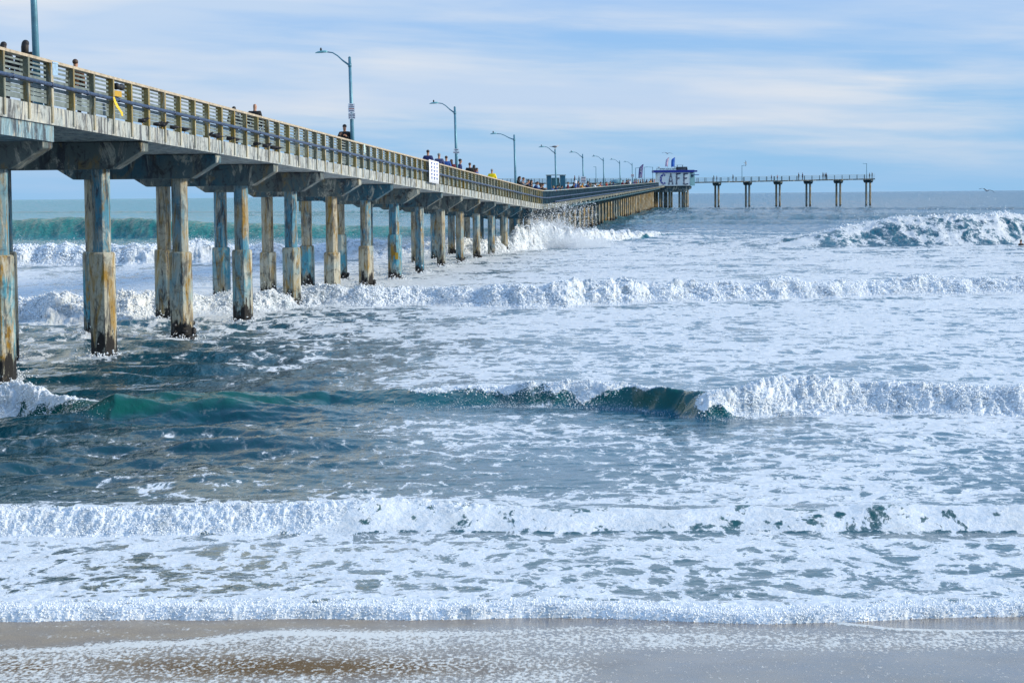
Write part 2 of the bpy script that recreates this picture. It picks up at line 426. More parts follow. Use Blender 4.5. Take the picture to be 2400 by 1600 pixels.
# yellow ribbon
q = s_from_px(267, -.2); rb = MB()
e = pt(q, -.18, -.60)
pts = [e+Vector((0, 0, 0)), e+Vector((.03, 0, -.12)), e+Vector((.10, .03, -.28)), e+Vector((.20, .02, -.42)), e+Vector((.22, .02, -.52))]
wd = [.05, .07, .09, .08, .04]; hd = u1
vs = []
for p, w_ in zip(pts, wd): vs += [p-hd*w_*1.6, p+hd*w_*1.6]
rb.add(vs, [(2*i, 2*i+1, 2*i+3, 2*i+2) for i in range(4)])
o = rb.build('ribbon', M['yellow']); so = o.modifiers.new('t', 'SOLIDIFY'); so.thickness = .008
tag(o, 'yellow plastic ribbon hanging from the blue pipe outside the railing', 'ribbon')
# dark horn fitting with orange stain
q = s_from_px(275, .0)
hf = empty('railing_fitting', pt(q, -.03, -.42)); tag(hf, 'small black twin-drum fitting with orange stained board in the railing opening', 'fitting')
mb = MB(); e = pt(q, -.04, -.24); mb.tube([e-u1*.26, e-u1*.02], [.10, .06], 10); mb.tube([e+u1*.02, e+u1*.26], [.06, .10], 10); mb.build('drum', M['dark'], hf, True)
mb = MB(); mb.box(pt(q, .02, -.43), (.85, .03, .16), heading(q)); mb.build('stained_board', M['orange'], hf)
q = s_from_px(130, -.05); mb = MB(); mb.box(pt(q, -.03, -.19), (.45, .02, .34), heading(q)); mb.box(pt(q, -.045, -.05), (.46, .02, .03), heading(q))
o = mb.build('notice_board', simple('pale_blue_sheet', (.30, .45, .60), .6)); tag(o, 'pale blue sheet fixed high on the railing at the left end of the pier', 'notice')
q = s_from_px(852, -.05); mb = MB(); e = pt(q, -.08, -.05)
vs = [e-u1*.12, e+u1*.22, e+u1*.42-Vector((0, 0, .3)), e+u1*.30-Vector((0, 0, .42)), e+u1*.05-Vector((0, 0, .38))]
mb.add(vs, [(4, 3, 2, 1, 0)]); o = mb.build('paper_notice', simple('pale_green_sheet', (.45, .58, .55), .6)); so = o.modifiers.new('t', 'SOLIDIFY'); so.thickness = .01
tag(o, 'pale green flapping paper on the railing just right of the first full street lamp', 'notice')
q = pt(J0+BAY*7, OV+.06); mb = MB(); mb.box((q.x+.12, q.y-.39, 1.35), (.13, .03, .32)); mb.box((q.x+.12, q.y-.385, 1.35), (.17, .02, .36))
o = mb.build('marker_plate', M['orange']); tag(o, 'small orange marker plate on the dark jacket of a pile', 'marker')
# ================================================================ STREET LAMPS
def lamp_head_profile(mb, c, d, L, w, h):
    """flat cobra head, c = rear end, d = direction"""
    d = Vector(d).normalized(); sdir = Vector((-d.y, d.x, 0)); up = Vector((0, 0, 1)); secs = []
    for x, ww, hh, dz in ((0, .35, .5, 0), (.12, .7, .9, .01), (.45, 1, 1, .0), (.8, .85, .7, -.015), (1, .45, .25, -.035)):
        c0 = Vector(c)+d*(L*x)+up*dz
        secs.append([c0+sdir*(w/2*ww*math.cos(a))+up*(h/2*hh*math.sin(a)*(1 if math.sin(a) > 0 else .55)) for a in [2*math.pi*k/10 for k in range(10)]])
    vs = [v for r_ in secs for v in r_]; fs = [tuple(reversed(range(10))), tuple(40+k for k in range(10))]
    for i in range(4):
        for k in range(10): fs.append((i*10+k, i*10+(k+1) % 10, (i+1)*10+(k+1) % 10, (i+1)*10+k))
    mb.add(vs, fs)
def make_lamp(H=5.0, arm=1.0, rise=.42, hl=.56):
    r = empty('street_lamp', (0, 0, 0))
    b = MB(); b.tube([(0, 0, 0), (-.01, 0, H*.5), (-.03, 0, H)], [.10, .085, .065], 12); b.tube([(-.03, 0, H), (-.03, 0, H+.05)], [.07, .03], 12); b.build('pole', M['lamp'], r, True)
    b = MB(); b.box((0, 0, .02), (.34, .34, .04)); b.tube([(0, 0, .04), (0, 0, .16)], [.14, .11], 12); b.build('base_plate', M['lamp'], r)
    b = MB(); x = -.06
    P = [(x, 0, H-.34), (x-arm*.28, 0, H-.34+rise*.5), (x-arm*.52, 0, H-.34+rise*.86+.08), (x-arm*.74, 0, H-.34+rise+.16), (x-arm, 0, H-.34+rise+.2)]
    b.tube(P, [.045, .035, .03, .028, .028], 8); b.tube([(-.03, 0, H-.42), (-.03, 0, H-.26)], .085, 12); b.build('arm', M['lamp'], r, True)
    b = MB(); hp = P[-1]; lamp_head_profile(b, (hp[0]+.03, 0, hp[2]), (-1, 0, 0), hl, .26, .15); h = b.build('lamp_head', M['lamp_head'], r, True)
    b = MB(); b.tube([(hp[0]-hl*.48, 0, hp[2]+.06), (hp[0]-hl*.48, 0, hp[2]+.13), (hp[0]-hl*.48, 0, hp[2]+.20)], [.04, .05, .02], 8); b.build('photocell', M['dark'], h, True)
    return r
protoA = make_lamp(); protoB = make_lamp(5.0, 1.35, .30, .5)
lamps = [(86, 'street lamp pole cut off by the top of the picture at the far left', 'A'),
 (827, 'tallest-looking complete street lamp with two white notices on its pole', 'A'),
 (1071, 'street lamp behind the white banner with one small white sign half way up', 'A'),
 (1209, 'street lamp with a long low arm, left of the dark green booth', 'B'),
 (1304, 'street lamp with a gull on its pole, rising behind the dark green booth', 'A'),
 (1368, 'street lamp first right of the booth, with a white sign low on it', 'A'),
 (1416, 'street lamp second to the right of the booth', 'A'),
 (1454, 'street lamp third to the right of the booth', 'A'),
 (1483, 'street lamp nearest to the cafe, with a small pale pink sign', 'A')]
usedA = usedB = False; LAMP = []
for px, lab, kd in lamps:
    s = s_from_px(px, .30, dz=.3)
    if kd == 'B': o = protoB
    elif not usedA: o = protoA; usedA = True
    else: o = copy_tree(protoA)
    p = pt(s, .30, -RAILH); o.location = p; o.rotation_euler = (0, -R(.8), R(-4) if kd == 'A' else R(-4))
    tag(o, lab, 'street lamp', 'street lamps along the near edge of the pier'); LAMP.append((s, p))
def sign_on(i, items, label, name='sign'):
    s, p = LAMP[i]; r = empty(name, p+Vector((0, -.12, 0))); tag(r, label, 'sign')
    for (z, w, h, dx, lines, redl) in items:
        b = MB(); b.box((p.x+dx-z*.014, p.y-.13, p.z+z), (w, .02, h)); bo = b.build('board', M['white'], r)
        bk, br = MB(), MB()
        for j in range(lines):
            zz = p.z+z+h/2-h*(j+.8)/(lines+.6); ww = w*random.uniform(.55, .88)
            (br if j == redl else bk).box((p.x+dx-z*.014, p.y-.143, zz), (ww, .006, h/lines*.38))
        if bk.v: bk.build('lettering', M['ink'], bo)
        if br.v: br.build('lettering', M['redink'], bo)
sign_on(1, [(2.72, .30, .40, 0.0, 4, 2), (2.36, .14, .28, -.08, 3, -1), (2.36, .15, .28, .09, 3, -1)], 'white notices with dark and red lettering on the first full lamp pole')
sign_on(2, [(2.38, .36, .11, 0, 1, -1), (2.22, .40, .11, 0, 1, -1)], 'small white two-line sign on the lamp pole behind the banner')
sign_on(5, [(2.05, .62, .80, 0, 4, 1)], 'white sign low on the lamp pole right of the booth')
sign_on(8, [(2.7, .55, .55, 0, 2, 0)], 'pale sign on the lamp pole nearest the cafe')
# small lamps on the T
def tlamp(px, H, label, armdir):
    s = tsx(px, 1.0); p = tpt(s, .6, -RAILH); r = empty('street_lamp', p); tag(r, label, 'street lamp', 'far street lamps on the T')
    b = MB(); b.tube([p, p+Vector((0, 0, H))], [.10, .07], 8); b.build('pole', M['lamp'], r)
    b = MB(); b.tube([p+Vector((0, 0, H-.1)), p+Vector((armdir*.9, 0, H))], .05, 6); b.build('arm', M['lamp'], r)
    b = MB(); lamp_head_profile(b, p+Vector((armdir*.7, 0, H)), (armdir, 0, 0), .6, .3, .16); b.build('lamp_head', M['lamp_head'], r, True)
tlamp(1738, 4.4, 'slim lamp on the outer arm, two bents right of the cafe', .6)
tlamp(2030, 4.3, 'slim lamp at the outer right tip of the pier', -.8)
tlamp(1396, 4.4, 'slim far lamp between the first and second lamps right of the booth', -.3)
tlamp(1489, 4.1, 'slim far lamp left of the striped feather flag', 1.0)
tlamp(1509, 4.3, 'slim far lamp just right of the striped feather flag', .9)
tlamp(1529, 4.3, 'slim far lamp closest to the left wall of the cafe', -1.0)
# ================================================================ BOOTH
s = s_from_px(1303, 1.6); c = pt(s, 1.6, -RAILH); ang = 0.0
bo = empty('booth', c); tag(bo, 'dark blue green shelter with two side panels and a flat roof at the bend', 'booth')
Wb, Hb = 1.95, 2.55
b = MB(); b.box((c.x-Wb/2+.25, c.y, c.z+Hb/2), (.50, .9, Hb)); b.build('side_panel', M['teal'], bo, bevel=.02)
b = MB(); b.box((c.x+Wb/2-.28, c.y, c.z+Hb/2), (.56, .9, Hb)); b.build('side_panel', M['teal'], bo, bevel=.02)
b = MB(); b.box((c.x, c.y, c.z+Hb+.04), (Wb+.12, 1.1, .09)); b.build('roof', M['toprail2'], bo)
b = MB(); b.box((c.x-.03, c.y+.3, c.z+1.55), (.78, .03, 1.5)); b.build('window', M['glass'], bo)
b = MB()
for dz in (.8, 1.5, 2.3): b.box((c.x-.03, c.y+.26, c.z+dz), (.8, .05, .05))
for dx in (-.40, .0, .34): b.box((c.x-.03+dx, c.y+.26, c.z+1.55), (.05, .052, 1.5))
b.build('window_frame', M['toprail2'], bo)
b = MB(); b.box((c.x+.42, c.y-.47, c.z+Hb/2), (.05, .04, Hb)); b.box((c.x-Wb/2+.02, c.y-.47, c.z+Hb/2), (.05, .04, Hb)); b.build('edge_trim', M['toprail2'], bo)
# ================================================================ CAFE
YC = 600.0
cl = at(1541, 436, YC); cr = at(1617, 436, YC); cz = cl.z; top = at(1541, 404.5, YC).z
cafe = empty('cafe', ((cl.x+cr.x)/2, YC+5, cz)); tag(cafe, 'white building with blue roof band and big CAFE lettering on its wall', 'cafe')
Wc = cr.x-cl.x; side = 2.6
def hx(mb, x0, x1, y0, y1, z0, z1): return mb.box(((x0+x1)/2, (y0+y1)/2, (z0+z1)/2), (x1-x0, y1-y0, z1-z0))
b = MB(); sx = 1.9
b.hexa([(cl.x, YC, cz), (cr.x, YC, cz), (cr.x+sx, YC+8, cz), (cl.x, YC+8, cz), (cl.x, YC, top), (cr.x, YC, top), (cr.x+sx, YC+8, top), (cl.x, YC+8, top)])
b.build('wall', M['cafe_wall'], cafe)
b = MB(); b.hexa([(cr.x+.01, YC-.02, cz), (cr.x+.06, YC-.02, cz), (cr.x+sx+.1, YC+8, cz), (cr.x+sx+.02, YC+8, cz), (cr.x+.01, YC-.02, top), (cr.x+.06, YC-.02, top), (cr.x+sx+.1, YC+8, top), (cr.x+sx+.02, YC+8, top)]); b.build('side_wall', M['cafe_side'], cafe)
b = MB(); hx(b, cl.x-1.0, cr.x+1.2, YC-.35, YC+8.2, top, top+.62); b.build('roof_band', M['navy'], cafe)
b = MB(); hx(b, cr.x+1.2, cr.x+2.1, YC+1, YC+6, top+.1, top+.5); hx(b, cr.x+.6, cr.x+2.6, YC+1, YC+6, top-.75, top-.6); b.build('awning', M['navy'], cafe)
b = MB(); hx(b, cl.x-.05, cr.x+.15, YC-.12, YC+8, cz-.14, cz); b.build('sill', M['dark'], cafe)
b = MB()
for i in range(10):
    x = cl.x-.2+(Wc*.95)*i/9; hx(b, x-.04, x+.04, YC+.2, YC+.28, top+.62, top+1.1)
hx(b, cl.x-.2, cl.x+Wc*.8, YC+.2, YC+.28, top+1.05, top+1.13); hx(b, cl.x-.2, cl.x+Wc*.8, YC+.21, YC+.27, top+.84, top+.9)
b.build('roof_railing', M['dark'], cafe)
b = MB(); hx(b, cl.x+Wc*.62, cl.x+Wc*.92, YC+2, YC+5, top+.62, top+1.35); hx(b, cl.x+Wc*.58, cl.x+Wc*.9, YC+1.9, YC+5.1, top+1.35, top+1.5)
hx(b, cl.x+Wc*.90, cl.x+Wc*.94, YC+2, YC+3, top+.6, top+1.5); hx(b, cl.x+Wc*.62, cl.x+Wc*.64, YC+2, YC+2.1, top+1.5, top+2.0); hx(b, cl.x+Wc*.78, cl.x+Wc*.8, YC+2, YC+2.1, top+1.5, top+1.95); hx(b, cl.x+Wc*.6, cl.x+Wc*.82, YC+2, YC+2.1, top+1.93, top+1.99)
b.build('roof_hut', simple('roof_hut_grey', (.09, .12, .13), .7), cafe)
b = MB(); random.seed(5)
for i in range(22):
    x = cl.x+.9+i*.24; hx(b, x-.05, x+.07, YC+.1, YC+.15, top+.70+random.uniform(-.02, .05), top+random.uniform(.85, 1.15))
b.build('roof_sign', M['dark'], cafe)
# lettering: C solid navy with white spots, A F E in wavy strokes
def letter_rows(mb, x0, w, rows, cs):
    for zf, segs in rows:
        for a, c_ in segs:
            n = max(3, int((c_-a)*10)); P = []
            for i in range(n+1):
                u = a+(c_-a)*i/n; P.append((x0+w*u, YC-.05, cz+(top-cz)*zf+.055*math.sin(u*9)))
            mb.tube(P, [.07]+[.16]*(n-1)+[.07], 6)
lh = (.10, .90)
A_ = [(.90, [(.40, .62)]), (.79, [(.33, .68)]), (.68, [(.28, .50), (.55, .75)]), (.57, [(.24, .42), (.60, .78)]), (.46, [(.18, .40), (.64, .84)]), (.35, [(.15, .86)]), (.24, [(.08, .32), (.70, .93)]), (.12, [(.02, .34), (.66, .98)])]
F_ = [(.90, [(.08, .98)]), (.79, [(.08, .40)]), (.68, [(.08, .38)]), (.57, [(.08, .80)]), (.46, [(.08, .40)]), (.35, [(.08, .38)]), (.24, [(.08, .38)]), (.12, [(.04, .42)])]
E_ = [(.90, [(.08, .98)]), (.79, [(.08, .40)]), (.68, [(.08, .38)]), (.57, [(.08, .82)]), (.46, [(.08, .40)]), (.35, [(.08, .38)]), (.24, [(.08, .40)]), (.12, [(.04, 1.0)])]
for nm, x0, rows in (('a', .32, A_), ('f', .55, F_), ('e', .775, E_)):
    b = MB(); letter_rows(b, cl.x+Wc*x0, Wc*.175, rows, None); b.build('letter', M['ink'], cafe)
# C as a thick arc
b = MB(); cx, czm = cl.x+Wc*.185, (cz+top)/2; rx, rz, th = Wc*.080, (top-cz)*.345, .50
ring = []; n = 22
for i in range(n+1):
    a = R(48)+R(264)*i/n; ring.append((a,))
vs = []; fs = []
for i, (a,) in enumerate(ring):
    for q in (-th/2, th/2):
        for yy in (-.06, .0): vs.append((cx+(rx+q)*math.cos(a), YC-.02+yy, czm+(rz+q)*math.sin(a)))
for i in range(n):
    a = i*4
    fs += [(a, a+2, a+6, a+4), (a+1, a+5, a+7, a+3), (a, a+4, a+5, a+1), (a+2, a+3, a+7, a+6)]
fs += [(0, 1, 3, 2), (n*4, n*4+2, n*4+3, n*4+1)]
b.add(vs, fs); C_ = b.build('letter', M['navy'], cafe)
b = MB()
for i in range(9):
    a = R(60)+R(240)*i/8; q = .10*(-1)**i
    b.ball((cx+(rx+q)*math.cos(a), YC-.08, czm+(rz+q)*math.sin(a)), (.11, .03, .11), 8, 5)
b.build('letter_spots', M['white'], C_)
# platform: haunched girder and piles
pf = MB()
g1 = at(1541, 451, YC).z
P0 = [(cl.x-.3, cz-.14), (cr.x+.5, cz-.14), (cr.x+.4, cz-.8), (cr.x-1.5, g1), (cl.x-.3, g1)]
pf.prism(P0, (0, YC+.2, 0), (1, 0, 0), (0, 0, 1), (0, 1, 0), 9); pf.build('platform', M['slab_dark'], cafe)
for (x0, x1, yy) in ((1529, 1543, 3), (1544, 1554, 1), (1555, 1565, 2), (1566, 1577, 1.5), (1590, 1595, 1), (1597, 1602, 1.2), (1603, 1612, .8)):
    a, c_ = at(x0, 480, YC+yy), at(x1, 480, YC+yy); b = MB(); nn = max(1, round((c_.x-a.x)/.55))
    for k in range(nn): 
        x = a.x+(c_.x-a.x)*(k+.5)/nn
        q = oct_tube((x, YC+yy+k*.3), -3, g1+.02, .30, 0); b.add(q.v, q.f)
    b.build('pile_group', M['farpile'], cafe)
# feather flags
def feather(px, y0, y1, Y, w, mat, label, lean=.25, stripes=None):
    a = at(px, y1, Y); t_ = at(px, y0, Y).z; H = t_-a.z; r = empty('feather_flag', a); tag(r, label, 'flag')
    b = MB(); P = [(a.x, a.y, a.z)]+[(a.x+lean*H*.3*u*u, a.y, a.z+H*u) for u in (.3, .6, .85, 1)]; b.tube(P, .035, 6); b.build('pole', M['dark'], r)
    vs = []; n = 14
    for i in range(n+1):
        u = .12+.88*i/n; x = a.x+lean*H*.3*u*u; ww = w*(1 if u < .75 else max(.12, math.cos((u-.75)/.25*1.4)))
        vs += [(x, a.y, a.z+H*u), (x-ww*.5, a.y+.05*math.sin(i), a.z+H*u-.02*ww), (x-ww, a.y, a.z+H*u-.1*ww)]
    fs = [f for i in range(n) for f in ((3*i, 3*i+1, 3*i+4, 3*i+3), (3*i+1, 3*i+2, 3*i+5, 3*i+4))]
    b = MB().add(vs, fs); o = b.build('cloth', mat, r, True); so = o.modifiers.new('t', 'SOLIDIFY'); so.thickness = .03
    if stripes:
        b = MB()
        for i in range(9):
            u = .18+.085*i; x = a.x+lean*H*.3*u*u-w*.25; b.box((x-w*.2, a.y-.05, a.z+H*u), (w*.55, .02, H*.035), 0)
        b.build('writing', stripes, r)
feather(1581, 369, 394, YC+2, .95, M['flagblue'], 'plain bright blue feather flag standing on the cafe roof', .15)
feather(1565, 369, 393, YC+2, .7, M['flagpink'], 'faint pale pink feather flag on the cafe roof left of the blue one', .45)
feather(1505, 385, 421, 560, .95, M['flagpurple'], 'dark purple feather flag with white marks on the deck left of the cafe', .30, M['white'])
# low green dome tent on the deck
e = pt(s_from_px(1446, 2.5), 2.5, -RAILH); b = MB(); n = 16; vs = [(e.x, e.y, e.z+2.1)]; fs = []
for j in range(1, 5):
    for k in range(n):
        a = 2*math.pi*k/n; q = 1.25*math.sin(j/4*math.pi/2)*(1+.03*math.cos(8*a)); vs.append((e.x+q*math.cos(a), e.y+q*math.sin(a), e.z+1.3+.8*math.cos(j/4*math.pi/2)))
for k in range(n): fs.append((0, 1+k, 1+(k+1) % n))
for j in range(3):
    for k in range(n): fs.append((1+j*n+k, 1+(j+1)*n+k, 1+(j+1)*n+(k+1) % n, 1+j*n+(k+1) % n))
um = empty('parasol', e); tag(um, 'low blue grey parasol on the deck right of the person in red', 'parasol')
o = b.add(vs, fs).build('canopy', simple('parasol_cloth', (.14, .28, .34), .8), um, True); so = o.modifiers.new('t', 'SOLIDIFY'); so.thickness = .02
b = MB(); b.tube([e, e+Vector((0, 0, 2.05))], .03, 6); b.build('pole', M['dark'], um)
# ================================================================ BIRDS
def bird_mesh(body, wing, flying=False, s=1.0):
    r = empty('bird', (0, 0, 0))
    b = MB(); secs = [(-.17, .012, .015), (-.10, .035, .01), (0, .062, 0), (.08, .055, .012), (.12, .036, .045), (.155, .034, .065), (.185, .018, .062), (.19, .006, .06)]
    b.tube([(x*s, 0, (z+.11)*s) for x, q, z in secs], [q*s for x, q, z in secs], 8); b.build('body', body, r, True)
    b = MB(); b.add([(-.30*s, -.03*s, .12*s), (-.30*s, .03*s, .12*s), (-.12*s, .03*s, .13*s), (-.12*s, -.03*s, .13*s), (-.30*s, -.03*s, .11*s), (-.30*s, .03*s, .11*s), (-.12*s, .03*s, .10*s), (-.12*s, -.03*s, .10*s)],
        [(3, 2, 1, 0), (4, 5, 6, 7), (0, 1, 5, 4), (1, 2, 6, 5), (2, 3, 7, 6), (3, 0, 4, 7)]); b.build('tail', wing, r)
    b = MB(); b.tube([(.18*s, 0, .17*s), (.225*s, 0, .163*s)], [.010*s, .003*s], 6); b.build('beak', M['beak'] if body is M['bird_white'] else wing, r)
    if flying:
        for sy in (-1, 1):
            b = MB(); ch = [(.0, .09, .0, .13), (.22, .08, .09, .16), (.42, .055, .06, .02), (.60, .012, -.02, -.10)]
            vs = []
            for (y, c_, z, x) in ch:
                vs += [((x*.3+c_)*s, sy*y*s, (z+.13)*s), ((x*.3-c_)*s, sy*y*s, (z+.12)*s), ((x*.3-c_)*s, sy*y*s, (z+.11)*s), ((x*.3+c_)*s, sy*y*s, (z+.115)*s)]
            fs = [(0, 1, 2, 3), (15, 14, 13, 12)]
            for i in range(3):
                for k in range(4): fs.append((i*4+k, (i+1)*4+k, (i+1)*4+(k+1) % 4, i*4+(k+1) % 4))
            b.add(vs, fs); b.build('wing', wing, r, True)
    else:
        for sy in (-1, 1):
            b = MB(); b.ball((-.03*s, sy*.055*s, .12*s), (.13*s, .018*s, .045*s), 8, 5); b.build('wing', wing, r, True)
            b = MB(); b.tube([(0, sy*.02*s, .06*s), (.01*s, sy*.02*s, .005)], .006*s, 5); b.tube([(0.0, sy*.02*s, .006), (.035*s, sy*.02*s, .004)], .005*s, 5); b.build('leg', M['beak'], r)
    return r
pig = bird_mesh(M['bird_dark'], M['bird_dark'], False, 1.15)
ordn = ['first', 'second', 'third', 'fourth', 'fifth', 'sixth', 'seventh', 'eighth', 'ninth', 'tenth', 'eleventh', 'twelfth', 'thirteenth', 'fourteenth']
pxs = [330, 365, 377, 404, 430, 486, 500, 508, 536, 548, 598, 620, 638, 646]
for i, px in enumerate(pxs):
    o = pig if i == 0 else copy_tree(pig)
    s = s_from_px(px, .02); o.location = pt(s, .0, -RAILH-.0); o.location.z += 0.0; o.location -= Vector((-.0, 0, 0))
    o.rotation_euler = (0, 0, random.choice([0, 2.6, -.5, 3.4])); o.scale = [random.uniform(.85, 1.05)]*3; o.name = 'pigeon' if i == 0 else 'pigeon.%03d' % i
    tag(o, '%s dark pigeon from the left perched on the deck ledge under the railing' % ordn[i], 'pigeon', 'pigeons perched along the deck ledge')
s, p = LAMP[4]; g = bird_mesh(M['bird_white'], M['bird_grey'], False, 1.8); g.name = 'gull'; g.location = p+Vector((-.10, 0, 5.05)); g.rotation_euler = (0, 0, .2)
tag(g, 'grey and white gull standing on the pole top above the dark green booth', 'gull')
g = bird_mesh(M['bird_white'], M['bird_grey'], True, 2.6); g.name = 'gull'; g.location = at(1564, 362.5, 590); g.rotation_euler = (.1, .05, 1.9); tag(g, 'gull gliding in the sky above the cafe roof', 'gull', 'flying gulls')
g = copy_tree(g); g.location = at(1746, 384, 600); g.rotation_euler = (.9, .4, .4); g.scale = (.7,)*3; tag(g, 'tiny gull flying just right of the slim lamp on the outer arm', 'gull', 'flying gulls')
g = copy_tree(g); g.location = at(2312, 451, 300); g.rotation_euler = (.2, .0, 1.9); g.scale = (.8,)*3; tag(g, 'gull flying low at the horizon right of the pier end', 'gull', 'flying gulls')
g = bird_mesh(M['bird_white'], M['bird_grey'], False, 2.2); g.name = 'gull'; g.location = (cl.x-.1+.5, YC+.24, top+1.13); g.rotation_euler = (0, 0, .3); tag(g, 'gull standing on the left end of the cafe roof railing', 'gull')
# ================================================================ PEOPLE
def skin_mesh(name, nodes, edges, sub=1):
    me = bpy.data.meshes.new(name); me.from_pydata([n[0] for n in nodes], edges, []); o = bpy.data.objects.new(name, me); col.objects.link(o)
    md = o.modifiers.new('s', 'SKIN'); md.use_smooth_shade = True
    for i, n in enumerate(nodes):
        sv = me.skin_vertices[0].data[i]; r = n[1]; sv.radius = (r, r) if not isinstance(r, tuple) else r; sv.use_root = (i == 0)
    sb = o.modifiers.new('b', 'SUBSURF'); sb.levels = sub; sb.render_levels = sub
    bpy.context.view_layer.update(); dg = bpy.context.evaluated_depsgraph_get()
    res = bpy.data.meshes.new_from_object(o.evaluated_get(dg)); res.name = name
    bpy.data.objects.remove(o); bpy.data.meshes.remove(me); return res
def pose_nodes(kind):
    """facing +Y. returns dict of joints"""
    J = dict(pel=(0, 0, .95), sp=(0, .0, 1.15), ch=(0, .0, 1.34), nb=(0, .0, 1.47), nk=(0, .015, 1.53), hd=(0, .03, 1.60), h2=(0, .03, 1.68), h3=(0, .02, 1.745), nose=(0, .135, 1.625))
    for s, n in ((-1, 'L'), (1, 'R')):
        J['sh'+n] = (s*.18, 0, 1.41); J['el'+n] = (s*.24, -.03, 1.13); J['wr'+n] = (s*.23, .08, .90); J['hp'+n] = (s*.09, 0, .90); J['kn'+n] = (s*.10, .02, .49); J['an'+n] = (s*.10, -.02, .08); J['to'+n] = (s*.11, .15, .035)
    if kind == 'lean':
        d = dict(sp=(0, .06, 1.13), ch=(0, .17, 1.27), nb=(0, .25, 1.38), nk=(0, .28, 1.43), hd=(0, .33, 1.49), h2=(0, .34, 1.57), h3=(0, .33, 1.635), nose=(0, .44, 1.51)); J.update(d)
        for s, n in ((-1, 'L'), (1, 'R')): J['sh'+n] = (s*.18, .21, 1.32); J['el'+n] = (s*.25, .36, 1.12); J['wr'+n] = (s*.10, .55, 1.20)
    if kind == 'walk':
        J['knL'] = (-.10, .16, .50); J['anL'] = (-.10, .24, .09); J['toL'] = (-.11, .40, .05); J['knR'] = (.10, -.06, .50); J['anR'] = (.10, -.28, .13); J['toR'] = (.11, -.14, .04)
        J['elL'] = (-.25, -.10, 1.15); J['wrL'] = (-.23, -.06, .92); J['elR'] = (.25, .05, 1.15); J['wrR'] = (.22, .22, .98)
    if kind == 'phone':
        J['elR'] = (.27, .06, 1.16); J['wrR'] = (.13, .26, 1.36); J['elL'] = (-.27, .05, 1.14); J['wrL'] = (-.10, .27, 1.30)
    return J
def person_meshes(kind):
    J = pose_nodes(kind); names = ['pel', 'sp', 'ch', 'nb', 'nk', 'hd', 'h2', 'h3', 'nose']; rad = dict(pel=(.13, .10), sp=.115, ch=(.145, .10), nb=.065, nk=.052, hd=(.072, .085), h2=(.080, .095), h3=(.05, .06), nose=.012)
    nodes = [(J[n], rad[n]) for n in names]; idx = {n: i for i, n in enumerate(names)}
    edges = [(0, 1), (1, 2), (2, 3), (3, 4), (4, 5), (5, 6), (6, 7), (5, 8)]
    def add(n, p, r, par): idx[n] = len(nodes); nodes.append((p, r)); edges.append((idx[par], idx[n]))
    for n in 'LR':
        s = -1 if n == 'L' else 1
        add('sh'+n, J['sh'+n], .058, 'ch'); add('el'+n, J['el'+n], .042, 'sh'+n); add('wr'+n, J['wr'+n], .028, 'el'+n)
        e, w = Vector(J['el'+n]), Vector(J['wr'+n]); d = (w-e).normalized(); sd = d.cross(Vector((0, 1, 0))); sd = sd.normalized() if sd.length > .1 else Vector((1, 0, 0))
        pm = w+d*.07; add('pm'+n, tuple(pm), (.034, .018), 'wr'+n)
        for k, (o_, L) in enumerate(((-.030, .065), (-.010, .078), (.010, .073), (.028, .058))):
            b_ = pm+sd*o_+d*.02; add('f%d%s' % (k, n), tuple(b_), .009, 'pm'+n)
            add('g%d%s' % (k, n), tuple(b_+d*L*.6+Vector((0, 0, -.01))), .008, 'f%d%s' % (k, n)); add('e%d%s' % (k, n), tuple(b_+d*L+Vector((0, -.012, -.02))), .007, 'g%d%s' % (k, n))
        add('t'+n, tuple(w+d*.03+sd*(-s*.045)), .010, 'wr'+n); add('u'+n, tuple(w+d*.075+sd*(-s*.06)), .008, 't'+n)
        add('hp'+n, J['hp'+n], .085, 'pel'); add('kn'+n, J['kn'+n], .058, 'hp'+n); add('an'+n, J['an'+n], .038, 'kn'+n); add('to'+n, J['to'+n], .035, 'an'+n)
    body = skin_mesh('person_body', nodes, edges)
    def sub(nl, r, ed, nm):
        ns = [(J[n], r[n]) for n in nl]; ix = {n: i for i, n in enumerate(nl)}
        return skin_mesh(nm, ns, [(ix[a], ix[b]) for a, b in ed])
    jl = ['ch', 'sp', 'pel', 'nb', 'shL', 'elL', 'wrL', 'shR', 'elR', 'wrR']
    jr = dict(ch=(.20, .15), sp=(.18, .145), pel=(.19, .15), nb=.09, shL=.105, elL=.078, wrL=.055, shR=.105, elR=.078, wrR=.055)
    jk = sub(jl, jr, [('ch', 'sp'), ('sp', 'pel'), ('ch', 'nb'), ('ch', 'shL'), ('shL', 'elL'), ('elL', 'wrL'), ('ch', 'shR'), ('shR', 'elR'), ('elR', 'wrR')], 'jacket_shape')
    tl = ['pel', 'hpL', 'knL', 'anL', 'hpR', 'knR', 'anR']; tr = dict(pel=.14, hpL=.105, knL=.078, anL=.06, hpR=.105, knR=.078, anR=.06)
    tz = sub(tl, tr, [('pel', 'hpL'), ('hpL', 'knL'), ('knL', 'anL'), ('pel', 'hpR'), ('hpR', 'knR'), ('knR', 'anR')], 'trousers_shape')
    h = Vector(J['h2'])
    def mesh(mb, nm):
        me = bpy.data.meshes.new(nm); me.from_pydata(mb.v, [], mb.f); me.polygons.foreach_set('use_smooth', [True]*len(me.polygons)); return me
    a = MB(); a.ball((h.x, h.y-.018, h.z+.03), (.088, .105, .085), 12, 8, .02); short = mesh(a, 'hair_short')
    a = MB(); a.ball((h.x, h.y-.022, h.z+.025), (.092, .108, .088), 12, 8, .03); a.tube([(h.x, h.y-.07, h.z+.03), (h.x, h.y-.085, h.z-.08), (h.x, h.y-.08, h.z-.19), (h.x, h.y-.07, h.z-.30)], [.085, .10, .10, .05], 10); lng = mesh(a, 'hair_long')
